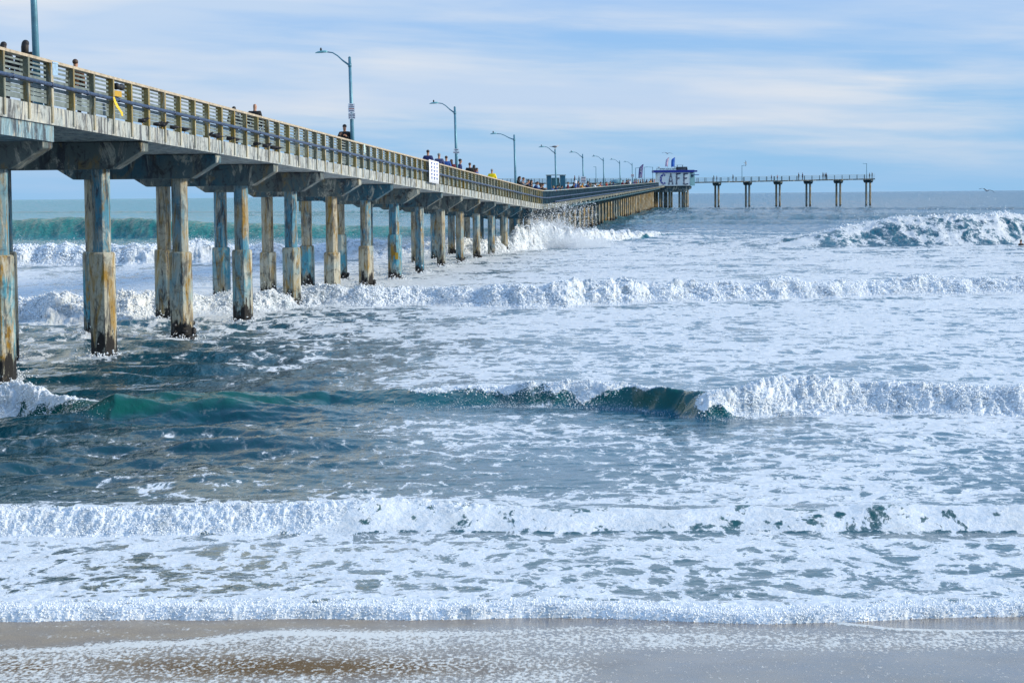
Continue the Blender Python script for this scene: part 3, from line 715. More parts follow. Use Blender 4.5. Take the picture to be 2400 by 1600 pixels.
    a = MB(); a.ball((h.x, h.y-.02, h.z+.005), (.115, .125, .13), 12, 8, .02); a.tube([(h.x, h.y-.05, h.z-.02), (h.x, h.y-.06, h.z-.20)], [.12, .17], 12); hood = mesh(a, 'hood_shape')
    a = MB(); a.ball((h.x, h.y-.015, h.z+.045), (.092, .108, .07), 12, 7); a.box((h.x, h.y+.12, h.z+.03), (.13, .10, .015)); cap = mesh(a, 'cap_shape')
    a = MB()
    for s in (-1, 1):
        a.ball((J['an'+('L' if s < 0 else 'R')][0], J['an'+('L' if s < 0 else 'R')][1]+.06, J['to'+('L' if s < 0 else 'R')][2]+.015), (.05, .14, .05), 8, 5)
    shoe = mesh(a, 'shoes_shape')
    a = MB(); hz = h.z-.045
    for s in (-1, 1): a.ball((h.x+s*.032, h.y+.083, hz+.03), (.011, .008, .008), 6, 4)
    a.box((h.x, h.y+.085, hz-.055), (.045, .008, .008)); face = mesh(a, 'face_detail')
    a = MB()
    return dict(body=body, jacket=jk, trousers=tz, short=short, long=lng, hood=hood, cap=cap, shoes=shoe, face=face, J=J)
PM = {k: person_meshes(k) for k in ('stand', 'lean', 'walk', 'phone')}
for d_ in PM.values():
    for k_, me in d_.items():
        if k_ != 'J': me.materials.clear(); me.materials.append(M['skin'])
def part(nm, me, mat, par):
    o = bpy.data.objects.new(nm, me); col.objects.link(o); o.parent = par; o.material_slots[0].link = 'OBJECT'; o.material_slots[0].material = mat; return o
def person(loc, rz, label, kind='stand', jacket='black', hair='black', style='short', trousers='charcoal', scale=1.0, skin='skin', group='people on the pier'):
    r = empty('person', loc, rz); r.scale = (scale,)*3; D = PM[kind]
    b = part('body', D['body'], M[skin], r); part('jacket', D['jacket'], M['c_'+jacket], r); part('trousers', D['trousers'], M['c_'+trousers], r); part('shoes', D['shoes'], M['dark'], r)
    if style in ('short', 'long'): part('hair', D[style], M['hair_'+hair], r)
    elif style == 'hood': part('hood', D['hood'], M['c_'+(hair if hair in CL else jacket)], r)
    elif style == 'cap': part('cap', D['cap'], M['c_'+hair] if hair in CL else M['hair_'+hair], r)
    part('face', D['face'], M['hair_black'], b)
    tag(r, label, 'person', group); return r
HT = {'stand': 1.80, 'lean': 1.69, 'walk': 1.80, 'phone': 1.80}
def on_pier(px, hy, label, t=.55, kind='stand', face=None, P=pt, **kw):
    if P is pt: s = s_from_px(px, t, dz=.4)
    else: s = tsx(px, t)
    p = P(s, t, -RAILH); hd = heading(s) if P is pt else math.atan2(ut.y, ut.x)
    hh = HT[kind]; want = at(px, hy, p.y).z-p.z; sc = min(1.12, max(.86, want/hh))
    rz = {None: hd, 'out': hd-math.pi, 'in': hd, 'away': hd-math.pi/2, 'toward': hd+math.pi/2}[face]
    return person(p, rz, label, kind, scale=sc, **kw)
on_pier(8, 97, 'dark rounded head just above the rail at the extreme left edge', jacket='black', hair='black', style='long', face='away', t=.9)
on_pier(60, 93, 'person with long dark hair in a black jacket just left of the cropped lamp pole', jacket='black', style='long', face='away', t=1.1)
on_pier(176, 138, 'short person whose brown head peeks over the rail right of the cropped lamp pole', jacket='brown', hair='brown', face='away', t=1.0)
on_pier(548, 250, 'person whose dark head barely shows over the rail left of the bald man', jacket='charcoal', hair='black', face='away', t=1.0)
on_pier(597, 240, 'bald man in a black coat seen from behind over the rail', jacket='black', style='none', face='away', t=.8, hair='grey')
on_pier(808, 290, 'dark haired man in a black jacket looking down beside the first full street lamp', kind='phone', jacket='black', hair='black', face='toward', t=.7)
on_pier(1003, 343, 'broad man in a navy jacket walking above the white banner', kind='walk', jacket='navy', hair='brown', face='away', t=.8)
on_pier(1029, 354, 'man in a slate blue jacket walking right behind the broad navy man', kind='walk', jacket='slate', hair='grey', face='away', t=.8)
on_pier(1046, 365, 'person in a blue jacket left of the long haired woman by the second lamp', jacket='blue', hair='brown', face='away', t=.7)
on_pier(1058, 373, 'long haired woman in a brown jacket left of the second full lamp', jacket='maroon', hair='brown', style='long', face='away', t=.6)
on_pier(1078, 372, 'person in a navy coat standing right against the second full lamp pole', jacket='navy', hair='black', face='out', t=.6)
on_pier(1101, 381, 'man in a black jacket, left of a couple close together, past the second full lamp', jacket='black', hair='brown', face='away', t=.7)
on_pier(1111, 386, 'dark haired half of a couple close together past the second full lamp', jacket='maroon', hair='black', style='long', face='away', t=.7)
on_pier(1117, 393, 'shorter half of a couple in a blue top past the second full lamp', jacket='blue', hair='brown', face='out', t=.5)
on_pier(1153, 394, 'grey haired person in a bright yellow jacket walking along the pier', kind='walk', jacket='yellow', hair='grey', face='away', t=.8)
crowd = [(1245, 421, 'charcoal', 'black', 'long', 'stand', 'out', 'long haired person in charcoal halfway from the long-armed lamp to the booth', .6),
 (1250, 423, 'denim', 'brown', 'short', 'lean', 'out', 'person in denim blue leaning left of the brown haired one in navy', .5),
 (1310, 435, 'black', 'black', 'short', 'lean', 'out', 'person in black leaning on the rail in front of the right booth panel', .5),
 (1344, 427, 'charcoal', 'black', 'short', 'stand', 'out', 'person in charcoal just left of the white hooded person', .6),
 (1371, 427, 'navy', 'black', 'cap', 'lean', 'out', 'person in navy with a cap just right of the low white sign', .5),
 (1384, 428, 'olive', 'brown', 'short', 'stand', 'out', 'person in olive right of the tall one in black', .9),
 (1396, 429, 'denim', 'black', 'short', 'stand', 'out', 'person in denim between the white and the rusty orange ones', .8),
 (1414, 427, 'black', 'black', 'short', 'lean', 'out', 'person in black between the purple and the bright red jackets', .5),
 (1430, 425, 'charcoal', 'brown', 'short', 'stand', 'out', 'person in charcoal just right of the bright red jacket', 1.0),
 (1437, 426, 'navy', 'black', 'long', 'stand', 'in', 'long haired person in navy left of the parasol', .8),
 (1455, 423, 'maroon', 'black', 'short', 'lean', 'out', 'person in maroon right of the parasol', .5),
 (1468, 422, 'brown', 'black', 'short', 'stand', 'out', 'person in brown two steps right of the third lamp past the booth', .9),
 (1487, 421, 'black', 'black', 'short', 'stand', 'out', 'person in black just right of the lamp nearest the cafe', .8),
 (1512, 419, 'charcoal', 'black', 'long', 'lean', 'out', 'long haired person in charcoal left of the tall figure in navy', .5),
 (1530, 416, 'black', 'black', 'short', 'stand', 'out', 'person in black between the tan coat and the pale pink top', .7),
 (1207, 411, 'black', 'black', 'long', 'lean', 'out', 'person in black bending over the rail under the long-armed lamp', .5),
 (1216, 412, 'grey', 'brown', 'short', 'lean', 'out', 'person in a grey top leaning beside the one bending under the long-armed lamp', .5),
 (1228, 418, 'black', 'black', 'short', 'lean', 'out', 'person in black at the rail between the long-armed lamp and the booth', .6),
 (1238, 419, 'navy', 'brown', 'short', 'stand', 'out', 'person in navy standing between the long-armed lamp and the booth', .7),
 (1256, 427, 'navy', 'brown', 'short', 'stand', 'out', 'person in a navy top with brown hair left of the booth', .8),
 (1263, 429, 'black', 'black', 'short', 'lean', 'out', 'person in black leaning on the rail just left of the booth', .5),
 (1269, 428, 'maroon', 'brown', 'long', 'stand', 'out', 'long haired person in a reddish brown top left of the booth', .7),
 (1275, 427, 'brown', 'black', 'short', 'lean', 'in', 'person in brown touching the left panel of the booth', .5),
 (1290, 436, 'blue', 'blond', 'short', 'lean', 'out', 'fair haired person in bright blue leaning in front of the booth', .5),
 (1299, 434, 'navy', 'black', 'cap', 'lean', 'out', 'person in navy and cap leaning in front of the booth window', .5),
 (1331, 426, 'maroon', 'brown', 'short', 'stand', 'out', 'person in maroon just right of the booth', .8),
 (1338, 429, 'black', 'brown', 'short', 'lean', 'out', 'person in black leaning right of the booth', .5),
 (1349, 423, 'blue', 'white', 'hood', 'stand', 'out', 'person with a white hood and blue jacket right of the booth', .8),
 (1355, 424, 'navy', 'brown', 'short', 'stand', 'out', 'person in navy between the white hooded person and the one in orange', 1.2),
 (1359, 429, 'orange', 'blond', 'long', 'lean', 'out', 'person in an orange top left of the lamp with the low white sign', .5),
 (1365, 430, 'pink', 'brown', 'short', 'lean', 'in', 'person in pale pink under the low white sign', .6),
 (1378, 424, 'black', 'black', 'short', 'stand', 'out', 'tall person in black right of the lamp with the low white sign', .6),
 (1390, 429, 'white', 'brown', 'short', 'lean', 'out', 'person in white leaning with arms over the rail', .5),
 (1401, 428, 'orange', 'brown', 'short', 'lean', 'out', 'person in rusty orange leaning next to the purple clad one', .5),
 (1408, 426, 'purple', 'black', 'long', 'stand', 'out', 'person in purple and pale scarf at the second lamp right of the booth', .7),
 (1422, 426, 'red', 'brown', 'short', 'stand', 'out', 'person in a bright red jacket beside the rail', .7),
 (1460, 422, 'navy', 'black', 'short', 'stand', 'out', 'person in navy at the third lamp right of the booth', .7),
 (1465, 421, 'black', 'brown', 'short', 'lean', 'out', 'person in black leaning just right of the third lamp past the booth', .5),
 (1472, 420, 'navy', 'black', 'short', 'stand', 'out', 'person in dark blue standing left of the lamp nearest the cafe', 1.0),
 (1477, 421, 'white', 'brown', 'short', 'stand', 'in', 'person in white left of the lamp nearest the cafe', .6),
 (1482, 423, 'purple', 'black', 'short', 'lean', 'out', 'person in purple at the foot of the lamp nearest the cafe', .5),
 (1491, 420, 'maroon', 'brown', 'short', 'stand', 'out', 'person in maroon right of the lamp nearest the cafe', .8),
 (1496, 419, 'tan', 'blond', 'long', 'stand', 'out', 'fair long haired person in tan left of the purple feather flag', .7),
 (1501, 420, 'black', 'black', 'short', 'stand', 'out', 'person in black at the foot of the purple feather flag', .6),
 (1507, 421, 'brown', 'brown', 'short', 'stand', 'in', 'person in brown right of the purple feather flag', .7),
 (1516, 413, 'navy', 'black', 'short', 'stand', 'out', 'tall dark figure in navy between the purple flag and the cafe', 1.2),
 (1521, 417, 'orange', 'brown', 'short', 'lean', 'out', 'person in orange brown left of the cafe', .6),
 (1526, 415, 'tan', 'black', 'short', 'stand', 'out', 'person in a tan coat closest to the cafe wall', .9),
 (1534, 408, 'pink', 'blond', 'long', 'stand', 'out', 'person in a pale pink top at the corner of the cafe', 1.0)]
for (px, hy, jk, hr, st, kd, fc, lab, t) in crowd:
    on_pier(px, hy, lab, t=t, kind=kd, face=fc, jacket=jk, hair=hr, style=st, group='crowd along the rail beyond the bend', trousers=random.choice(['charcoal', 'denim', 'black']))
far = [(1347, 410, 'maroon', 'far person in maroon on the left arm, above the white hooded person'), (1357, 412, 'slate', 'far person in grey blue on the left arm right of the one in maroon'),
 (1673, 411, 'black', 'left of the first two dark figures right of the cafe'), (1680, 412, 'slate', 'right of the first two dark figures right of the cafe'), (1718, 409, 'charcoal', 'lone dark figure left of the slim lamp on the outer arm'),
 (1808, 410, 'navy', 'dark figure left of a pair near the third bent of the outer arm'), (1822, 410, 'red', 'figure with a reddish top near the third bent of the outer arm'),
 (1872, 405, 'black', 'taller left one of a pair standing near the fourth bent of the outer arm'), (1881, 405, 'slate', 'right one of a pair standing near the fourth bent of the outer arm'),
 (1929, 404, 'black', 'left one of three dark figures on the outer arm before its tip'), (1934, 405, 'charcoal', 'middle one of three dark figures on the outer arm before its tip'), (1937, 405, 'navy', 'right one of three dark figures on the outer arm before its tip'),
 (2038, 405, 'black', 'left figure at the outer right tip of the pier'), (2044, 404, 'charcoal', 'right figure at the outer right tip of the pier')]
for px, hy, jk, lab in far:
    on_pier(px, hy, lab, t=.8, P=tpt, face='toward', jacket=jk, hair='black', group='people on the far T of the pier')
# swimmer
e = at(2393, 590, 178); sw = person((e.x, e.y, -1.22), .5, 'swimmer with only head and shoulders above the white water at the right edge', 'stand', 'black', 'brown', 'short', group=None)
# ================================================================ SEA
def hsh(ix, iy, seed):
    h = (ix.astype(np.int64)*374761393 + iy.astype(np.int64)*668265263 + seed*1274126177) & 0xffffffff
    h = ((h ^ (h >> 13))*1274126177) & 0xffffffff; h = h ^ (h >> 16); return h
def perlin(x, y, seed=0):
    x0 = np.floor(x); y0 = np.floor(y); fx = (x-x0).astype(np.float32); fy = (y-y0).astype(np.float32); ix = x0.astype(np.int64); iy = y0.astype(np.int64)
    ux = fx*fx*fx*(fx*(fx*6-15)+10); uy = fy*fy*fy*(fy*(fy*6-15)+10)
    def g(dx, dy):
        a = (hsh(ix+dx, iy+dy, seed) & 0xffff).astype(np.float32)*(2*np.pi/65536)
        return np.cos(a)*(fx-dx)+np.sin(a)*(fy-dy)
    a = g(0, 0); b = g(1, 0); c = g(0, 1); d = g(1, 1)
    return (a+(b-a)*ux+(c-a)*uy+(a-b-c+d)*ux*uy)*1.41
def fbm(x, y, o=4, gain=.5, seed=0, ridge=False):
    r = 0; amp = 1; tot = 0
    for i in range(o):
        n = perlin(x*2**i+i*17.3, y*2**i-i*9.1, seed+i)
        if ridge: n = 1-2*np.abs(n)
        r = r+n*amp; tot += amp; amp *= gain
    return r/tot
def billow(x, y, o=4, gain=.55, seed=0):
    r = 0; amp = 1; tot = 0
    for i in range(o):
        n = np.abs(perlin(x*2**i+i*17.3, y*2**i-i*9.1, seed+i)); r = r+n*amp; tot += amp; amp *= gain
    return r/tot      # bulging lumps: crease where noise = 0
def sstep(a, b, x): t = np.clip((x-a)/(b-a), 0, 1); return t*t*(3-2*t)
def imx(X, Y): return 1200+F*X/np.maximum(Y, 5)
def eyel(x): return 463-.00935*x
def ybase(x, y): return EYE*F/(np.asarray(y, float)-eyel(np.asarray(x, float)))
rows = []
Y = 22.6
extra = [(29.6, 33.5, .03), (44.5, 52, .06), (82, 104, .12), (146, 240, .25)]
while Y < 250:
    st = Y*Y/(F*.4264*EYE)/1.55
    for a, b, q in extra:
        if a < Y < b: st = min(st, q)
    st = min(st, .5); rows.append(Y); Y += st
while Y < 9500: rows.append(Y); Y += max(.5, Y*Y/(F*.4264*EYE)/7)
rows.append(12000.0); YR = np.array(rows)
ac = np.linspace(-.285, .285, 1500); side = np.array([.30, .33, .38, .45, .55, .7, .9, 1.3, 2.0, 3.5])
AC = np.concatenate([-side[::-1], ac, side])
YY, AA = np.meshgrid(YR, AC, indexing='ij'); XX = AA*(YY+6.0)
nr, nc = YY.shape; print('sea grid', nr, nc)
XI = imx(XX, YY)
XF = XX.astype(np.float64); YF = YY.astype(np.float64)
z = np.zeros_like(YY); brk = np.zeros_like(YY); face = np.zeros_like(YY); foamadd = np.zeros_like(YY)
meander = 1.0*perlin(XF/9.0, YF*0+3.3, 5)+.4*perlin(XF/3.0, YF*0+1.3, 6)
lump = billow(XF/.75, YF/.9, 5, .62, 21)            # ~0..0.6
lumpS = billow(XF/.30, YF/.36, 4, .6, 31)
lumpL = fbm(XF/2.4, YF/2.6, 3, .5, 41)
DIST = []
JIT = perlin(XF/1.3, YF/1.6, 401)+.5*perlin(XF/.45, YF/.6, 402); HVS = np.clip(YY/90, .35, 1.6); HV = 1+.30*perlin(XF/3.4, YF/9, 403)+.20*perlin(XF/1.3, YF/5, 404)+.12*perlin(XF/11, YF/30, 406)
def wave(xs, ys, H, B, L1, L2, mea=.3, hv=1.0, rough=.45, scale=1.0, sharp=1.0, lump_=None):
    global z, brk, face, foamadd
    xs = np.asarray(xs, float); yb = ybase(xs, ys); a = (xs-1200)/F
    ai = XX/np.maximum(YY, 5)
    ai = ai+.008*JIT*np.clip(60/YY, .3, 1.2); Yf = np.interp(ai, a, yb)+mea*(meander+.35*perlin(XF/.9, YF*0, 405)); h = np.interp(ai, a, H)*(1+(HV-1)*hv); bb = np.clip(np.interp(ai, a, B), 0, 1); bb0 = bb; tr_ = (bb > .02)*(bb < .98); bb = sstep(.05, .95, bb+.5*JIT*tr_); l1 = np.interp(ai, a, L1) if np.ndim(L1) else L1
    d = YY-Yf; bb = np.where(tr_, sstep(.1, .9, bb0+.45*JIT+.9*(np.clip(d/l1, -.2, 1.6)-.75)), bb)
    up = sstep(0, 1, d/l1)**(1/sharp); dn = np.exp(-np.clip(d-l1, 0, None)/L2); p = np.where(d < l1, up, dn)
    prof = h*p
    LL = lump if lump_ is None else lump_
    inb = sstep(-.1, .35, d/l1)*np.exp(-np.clip(d-l1, 0, None)/(L2*.55))
    bn = bb*inb
    z += prof + bn*h*rough*(LL*1.7-.5+.8*lumpL*scale)
    brk = np.maximum(brk, np.clip(bn*1.6, 0, 1)); foamadd = np.maximum(foamadd, bb*np.exp(-((d-l1)/(L2*1.5))**2*(d > l1))*(d > -.15*l1))
    face = np.maximum(face, (1-bb)*np.clip(h/.4, 0, 1)*sstep(0, .35, d/l1)*np.exp(-np.clip(d-l1, 0, None)/(L2*.35)))
    DIST.append((a, yb, H, B, mea))
    return d, p
X2 = [-500, 0, 400, 700, 780, 900, 1300, 1700, 2000, 2400, 2900]
wave(X2, [1268, 1268, 1264, 1261, 1260, 1260, 1262, 1262, 1262, 1262, 1262], [.28, .28, .28, .31, .31, .30, .28, .25, .23, .28, .27], [1, 1, 1, .9, .7, .42, 0, 0, 0, .2, 0],
     [.8, .8, .8, .8, .9, 1.0, 1.0, 1.0, 1.0, .9, .9], 1.1, .28, rough=.34, lump_=.55*lumpS+.45*lump)
X3 = [-600, 0, 90, 150, 260, 630, 760, 900, 1000, 1150, 1260, 1380, 1480, 1590, 1700, 1780, 2000, 2400, 2900]
wave(X3, [985, 985, 992, 1000, 1010, 985, 970, 965, 965, 958, 962, 962, 965, 985, 992, 985, 975, 978, 978],
     [.6, .6, .55, .5, .5, .34, .14, .22, .24, .40, .45, .44, .42, .46, .50, .54, .52, .50, .5], [1, 1, .8, .35, 0, 0, 0, .08, .16, .62, .85, .72, .30, .10, .55, .97, 1, 1, 1],
     [1.2, 1.2, 1.2, 1.3, 1.8, 1.8, 1.8, 1.6, 1.5, 1.3, 1.2, 1.2, 1.2, 1.2, 1.2, 1.3, 1.3, 1.3, 1.3], 2.2, .5, rough=.36, lump_=.55*lumpS+.45*lump)
X4 = [-900, 60, 300, 450, 600, 700, 860, 1000, 1150, 1300, 1500, 1700, 1900, 2100, 2400, 3000]
wave(X4, [752, 752, 750, 742, 735, 724, 724, 720, 725, 726, 716, 708, 700, 694, 690, 690], [.8, .8, .75, .72, .72, .75, .8, .85, .85, .9, .8, .75, .7, .65, .65, .65], [1]*16, 2.8, 4.2, 1.9, rough=.34)
X5 = [-900, 40, 300, 500, 700, 900, 1100, 1180, 1240, 1300, 1380, 1440, 1500, 1600]
wave(X5, [625, 625, 622, 617, 612, 606, 600, 594, 588, 583, 573, 566, 560, 550], [1.35, 1.35, 1.3, 1.2, 1.05, 1.0, 1.0, 1.3, 1.7, 1.6, 1.3, .9, .5, .0], [1]*12+[.7, 0], 3.6, 5.5, 2.2, rough=.34,
     lump_=.6*lump+.4*billow(XF/1.7, YF/2.0, 4, .6, 77))
X6 = [1500, 1800, 1900, 1960, 2030, 2120, 2250, 2330, 2400, 2600, 3000]
d6, p6 = wave(X6, [575, 582, 582, 581, 579, 578, 577, 576, 574, 574, 574], [0, .4, .9, 1.4, 1.9, 2.2, 2.4, 2.4, 2.4, 2.2, 2.0], [0, .0, .10, .16, .2, .22, .28, .25, .2, .2, .2], 8.0, 6.0, 1.0, hv=.22, rough=.07)
X7 = [-900, 40, 190, 380, 600, 800, 1000, 1200, 1300]
d7, p7 = wave(X7, [561, 561, 560, 561, 560, 558, 556, 552, 550], [1.9, 2.0, 2.5, 2.0, 1.6, 1.3, 1.0, .6, 0], [0]*9, 7.0, 12.0, 1.2, hv=.25, sharp=1.25)
for (yy_, hh_, x0, x1) in ((517, .75, 1450, 2250), (507, .45, 600, 2500), (500, .5, -200, 1600), (492, .5, 1200, 3000), (527, .5, 1350, 1900)):
    xs = [x0-300, x0, (x0+x1)/2, x1, x1+300]; wave(xs, [yy_]*5, [0, hh_*.8, hh_, hh_*.8, 0], [0]*5, 9, 14, 3.0)
# chop
near = 1-sstep(200, 300, YY)
amp = np.interp(YY, [22, 26, 30, 34, 45, 70, 110, 180, 300, 700, 9000], [.012, .03, .03, .055, .07, .06, .09, .14, .20, .25, .25])
leftd = (1-sstep(500, 1150, XI))*sstep(33, 37, YY)*(1-sstep(80, 95, YY)); amp = amp*(1+2.2*leftd)
ca, sa = math.cos(.25), math.sin(.25); Xr = XF*ca+YF*sa; Yr = -XF*sa+YF*ca
c1 = fbm(Xr/3.2, Yr/1.5, 5, .55, 3, True); c2 = fbm(XF/9, YF/6, 3, .5, 9); c3 = fbm(XF/1.1, YF/.6, 3, .5, 15)
z += amp*(.75*c1*(1-.35*leftd)+.8*c2)+amp*.35*c3*near+leftd*.36*fbm(Xr/6.0, Yr/1.9, 3, .42, 33)-.12*leftd*(YY > 50)
z += brk*np.clip(YY/160, .12, .5)*.12*(lumpS-.2)+brk*np.clip(YY/120, .1, .6)*.08*(billow(XF/.13, YF/.16, 3, .6, 500)-.2)
z -= YY**2/(2*7.4e6)
# foam coverage (of real surface foam)
ry = [470, 530, 541, 552, 575, 600, 640, 700, 760, 800, 850, 900, 940, 1000, 1060, 1120, 1175, 1215, 1300, 1380, 1425, 1460]
cx_ = [0, 400, 800, 1200, 1600, 2000, 2400]
CT = [[0]*7, [.0, 0, 0.05, .16, .26, .26, .16], [0, 0, .05, .18, .38, .34, .2], [.05, .05, .1, .48, .60, .56, .45], [.35, .35, .4, .72, .66, .62, .70], [.78, .76, .76, .76, .72, .70, .72], [.66, .64, .66, .66, .66, .66, .66], [.80, .80, .80, .82, .80, .80, .80],
      [.64, .54, .56, .68, .68, .69, .68], [.50, .38, .50, .62, .64, .66, .64], [.34, .24, .40, .60, .60, .62, .62], [.28, .14, .32, .55, .58, .60, .60], [.3, .12, .28, .5, .5, .62, .64], [.18, .22, .36, .46, .50, .60, .58],
      [.30, .30, .40, .52, .52, .62, .54], [.28, .30, .30, .46, .46, .60, .54], [.26, .30, .40, .52, .58, .62, .58], [.64, .66, .74, .72, .64, .62, .66], [.64, .64, .62, .62, .60, .60, .60], [.58, .58, .56, .56, .52, .52, .54], [.68, .66, .64, .62, .58, .58, .60], [.9]*7]
CT = np.array(CT); yi = eyel(XI)+F*EYE/np.maximum(YY, 5)
def bil(xi, yi):
    fy = np.interp(yi, ry, np.arange(len(ry))); fx = np.interp(xi, cx_, np.arange(7)); iy = np.minimum(fy.astype(int), len(ry)-2); ix = np.minimum(fx.astype(int), 5); ty = fy-iy; tx = fx-ix
    return CT[iy, ix]*(1-ty)*(1-tx)+CT[iy, ix+1]*(1-ty)*tx+CT[iy+1, ix]*ty*(1-tx)+CT[iy+1, ix+1]*ty*tx
warpx = 60*perlin(XF/6, YF/14, 51); warpy = 14*perlin(XF/5, YF/9, 52)
cov = bil(XI+warpx, yi+warpy)
cov = cov-.075*sstep(33, 36, YY)*(cov > .1)+.30*fbm(XF/5, YF/8, 3, .5, 60)*(cov > .02)
# faces of unbroken waves carry little foam; broken crests full foam
clean = 1.0*(YY > 43)*(YY < 52)
cov = cov-.42*face*clean*(1+.5*JIT)
w7 = np.exp(-((YY-222)/22)**2)*(1-sstep(1100, 1300, XI)); cov = cov*(1-.9*w7)
cov = np.where((d6 > -1) & (d6 < 22) & (XI > 1850), np.maximum(cov*(1-sstep(1900, 2000, XI)), .50*sstep(1850, 2000, XI)*np.exp(-np.clip(d6-9, 0, None)/3.5)+.45*sstep(5.5, 8, d6)*np.exp(-np.clip(d6-9, 0, None)/2)), cov)
cov = np.maximum(cov, foamadd*.98); cov = np.where((YY > 275) & (XI > 0), cov*.0, cov)
w2 = (YY > 29.6) & (YY < 32.6) & (XI > 820); cov = np.where(w2, np.where(face > .3, .68+.10*JIT, .46+.15*JIT), cov)
lead = np.zeros_like(YY)
for (a_, yb_, H_, B_, m_), wd_ in zip(DIST[1:4], (1.3, 5.0, 8.0)):
    ai_ = XX/np.maximum(YY, 5); dd = YY-np.interp(ai_, a_, yb_)-m_*meander; lead = np.maximum(lead, np.exp(-((dd+wd_*.45)/(wd_*.5))**2)*(dd < .1*wd_))
cov = cov-.24*lead*np.clip(.6+1.2*perlin(XF/3.0, YF/5, 601), 0, 1.3)
for i_ in range(-1, 15):
    for row_ in (0, 1):
        p_ = pt(J0+BAY*i_, OV+.06+row_*3.0); ii = np.abs(YR-p_.y) < 3.2; r2_ = ((XX[ii]-p_.x)/.62)**2+((YY[ii]-p_.y+.35)/1.1)**2; q_ = np.exp(-r2_)
        cov[ii] = np.maximum(cov[ii], .78*q_*(1+.4*JIT[ii])); z[ii] += .05*q_*(1+JIT[ii]); brk[ii] = np.maximum(brk[ii], .5*q_)
# swash edge
xe = [-400, 0, 400, 800, 1200, 1500, 1800, 2000, 2200, 2400, 2800]
edge_y = ybase(xe, [1457, 1457, 1454, 1457, 1452, 1456, 1464, 1462, 1458, 1452, 1452])
aE = XX/np.maximum(YY, 5); Ye = np.interp(aE, (np.array(xe)-1200)/F, edge_y)+.30*perlin(XF/4.3, YF*0, 69)+.20*perlin(XF/1.9, YF*0, 70)+.07*perlin(XF/.8, YF*0, 71)+.03*perlin(XF/.25, YF*0, 72)
de = YY-Ye+.42
sand_z = lambda Y_: np.interp(Y_, [-200, 0, 15, 24.4, 34, 60, 200, 12000], [3.5, 2.0, .42, .03, -.45, -1.6, -6, -30])
lip = .06*np.exp(-((de-.30)/.22)**2)+.05*np.exp(-((de-.9)/.6)**2)
z += lip+.05*np.exp(-((de-.5)/.45)**2)*(lumpS-.15)+.03*(de < 2.5)*(lumpS-.2)
z = z-.06*(1-sstep(0, .22, de))-(1-sstep(-.15, 0, de))*.8
z = z+.05*sstep(0, .3, de)*(de < 3)*np.exp(-de/3)
cov = np.where(de < .55, np.maximum(cov, .98), cov); brk = np.maximum(brk, np.exp(-((de-.2)/.35)**2)*.9)
SC = np.select([YY < 27.5, YY < 40, YY < 66, YY < 125], [.10, .15, .26, .50], 1.0)
puff = billow(XF/SC, z*1.3/SC+YF*.15, 3, .6, 711)+.5*billow(XF/(SC*.45), z*1.3/(SC*.45)+YF*.3, 2, .6, 717)
YD = YY-np.clip(brk, 0, 1)*SC*.55*puff; z = z+np.clip(brk, 0, 1)*SC*.16*(puff-.35)+np.clip(cov-.5, 0, .4)*np.clip(YY/60, .35, 1.5)*.06*(billow(XF/.5, YF/.5, 4, .65, 801)-.2)
verts = np.stack([XX, YD, z], -1).reshape(-1, 3).astype(np.float32)
i = np.arange(nr-1)[:, None]*nc+np.arange(nc-1)[None, :]
faces = np.stack([i, i+1, i+nc+1, i+nc], -1).reshape(-1, 4)
def grid_mesh(name, verts, faces, attrs, mat):
    me = bpy.data.meshes.new(name); me.vertices.add(len(verts)); me.vertices.foreach_set('co', verts.ravel())
    me.loops.add(faces.size); me.loops.foreach_set('vertex_index', faces.ravel().astype(np.int32)); me.polygons.add(len(faces))
    k = faces.shape[1]; me.polygons.foreach_set('loop_start', np.arange(len(faces), dtype=np.int32)*k); me.polygons.foreach_set('loop_total', np.full(len(faces), k, np.int32))
    me.polygons.foreach_set('use_smooth', np.ones(len(faces), bool)); me.update(calc_edges=True)
    for n, a in attrs.items():
        at_ = me.attributes.new(n, 'FLOAT', 'POINT'); at_.data.foreach_set('value', a.ravel().astype(np.float32))
    me.materials.append(mat); o = bpy.data.objects.new(name, me); col.objects.link(o); return o
# ---- sea material
mt, t, b = new_mat('sea_water'); P = t.pos(); sep = t.n('ShaderNodeSeparateXYZ'); t.l(P, sep.inputs[0]); YV = sep.outputs[1]
cv, bk, fc = t.attr('cov'), t.attr('brk'), t.attr('face')
flat = t.map(P, (1, .62, 0))
warp = t.n('ShaderNodeVectorMath', operation='SCALE'); t.l(t.noise(flat, .9, 2, .5, color=True), warp.inputs[0]); warp.inputs['Scale'].default_value = .9
wadd = t.n('ShaderNodeVectorMath', operation='ADD'); t.l(flat, wadd.inputs[0]); t.l(warp.outputs[0], wadd.inputs[1]); FW = wadd.outputs[0]
nN = t.noise(FW, 2.4, 8, .70); nM = t.noise(FW, 1.15, 8, .74); nFr = t.noise(FW, .55, 8, .76)
wA = t.rng(YV, 34, 55); wB = t.rng(YV, 90, 160)
def mixf(f, a, b_):
    nd = t.n('ShaderNodeMix', data_type='FLOAT'); t.val(f, nd.inputs[0]); t.val(a, nd.inputs[2]); t.val(b_, nd.inputs[3]); return nd.outputs[0]
nz = mixf(wB, mixf(wA, nN, nM), nFr)
w2_ = t.n('ShaderNodeVectorMath', operation='SCALE'); t.l(t.noise(flat, 2.6, 4, .6, color=True), w2_.inputs[0]); w2_.inputs['Scale'].default_value = .55
wa2 = t.n('ShaderNodeVectorMath', operation='ADD'); t.l(FW, wa2.inputs[0]); t.l(w2_.outputs[0], wa2.inputs[1])
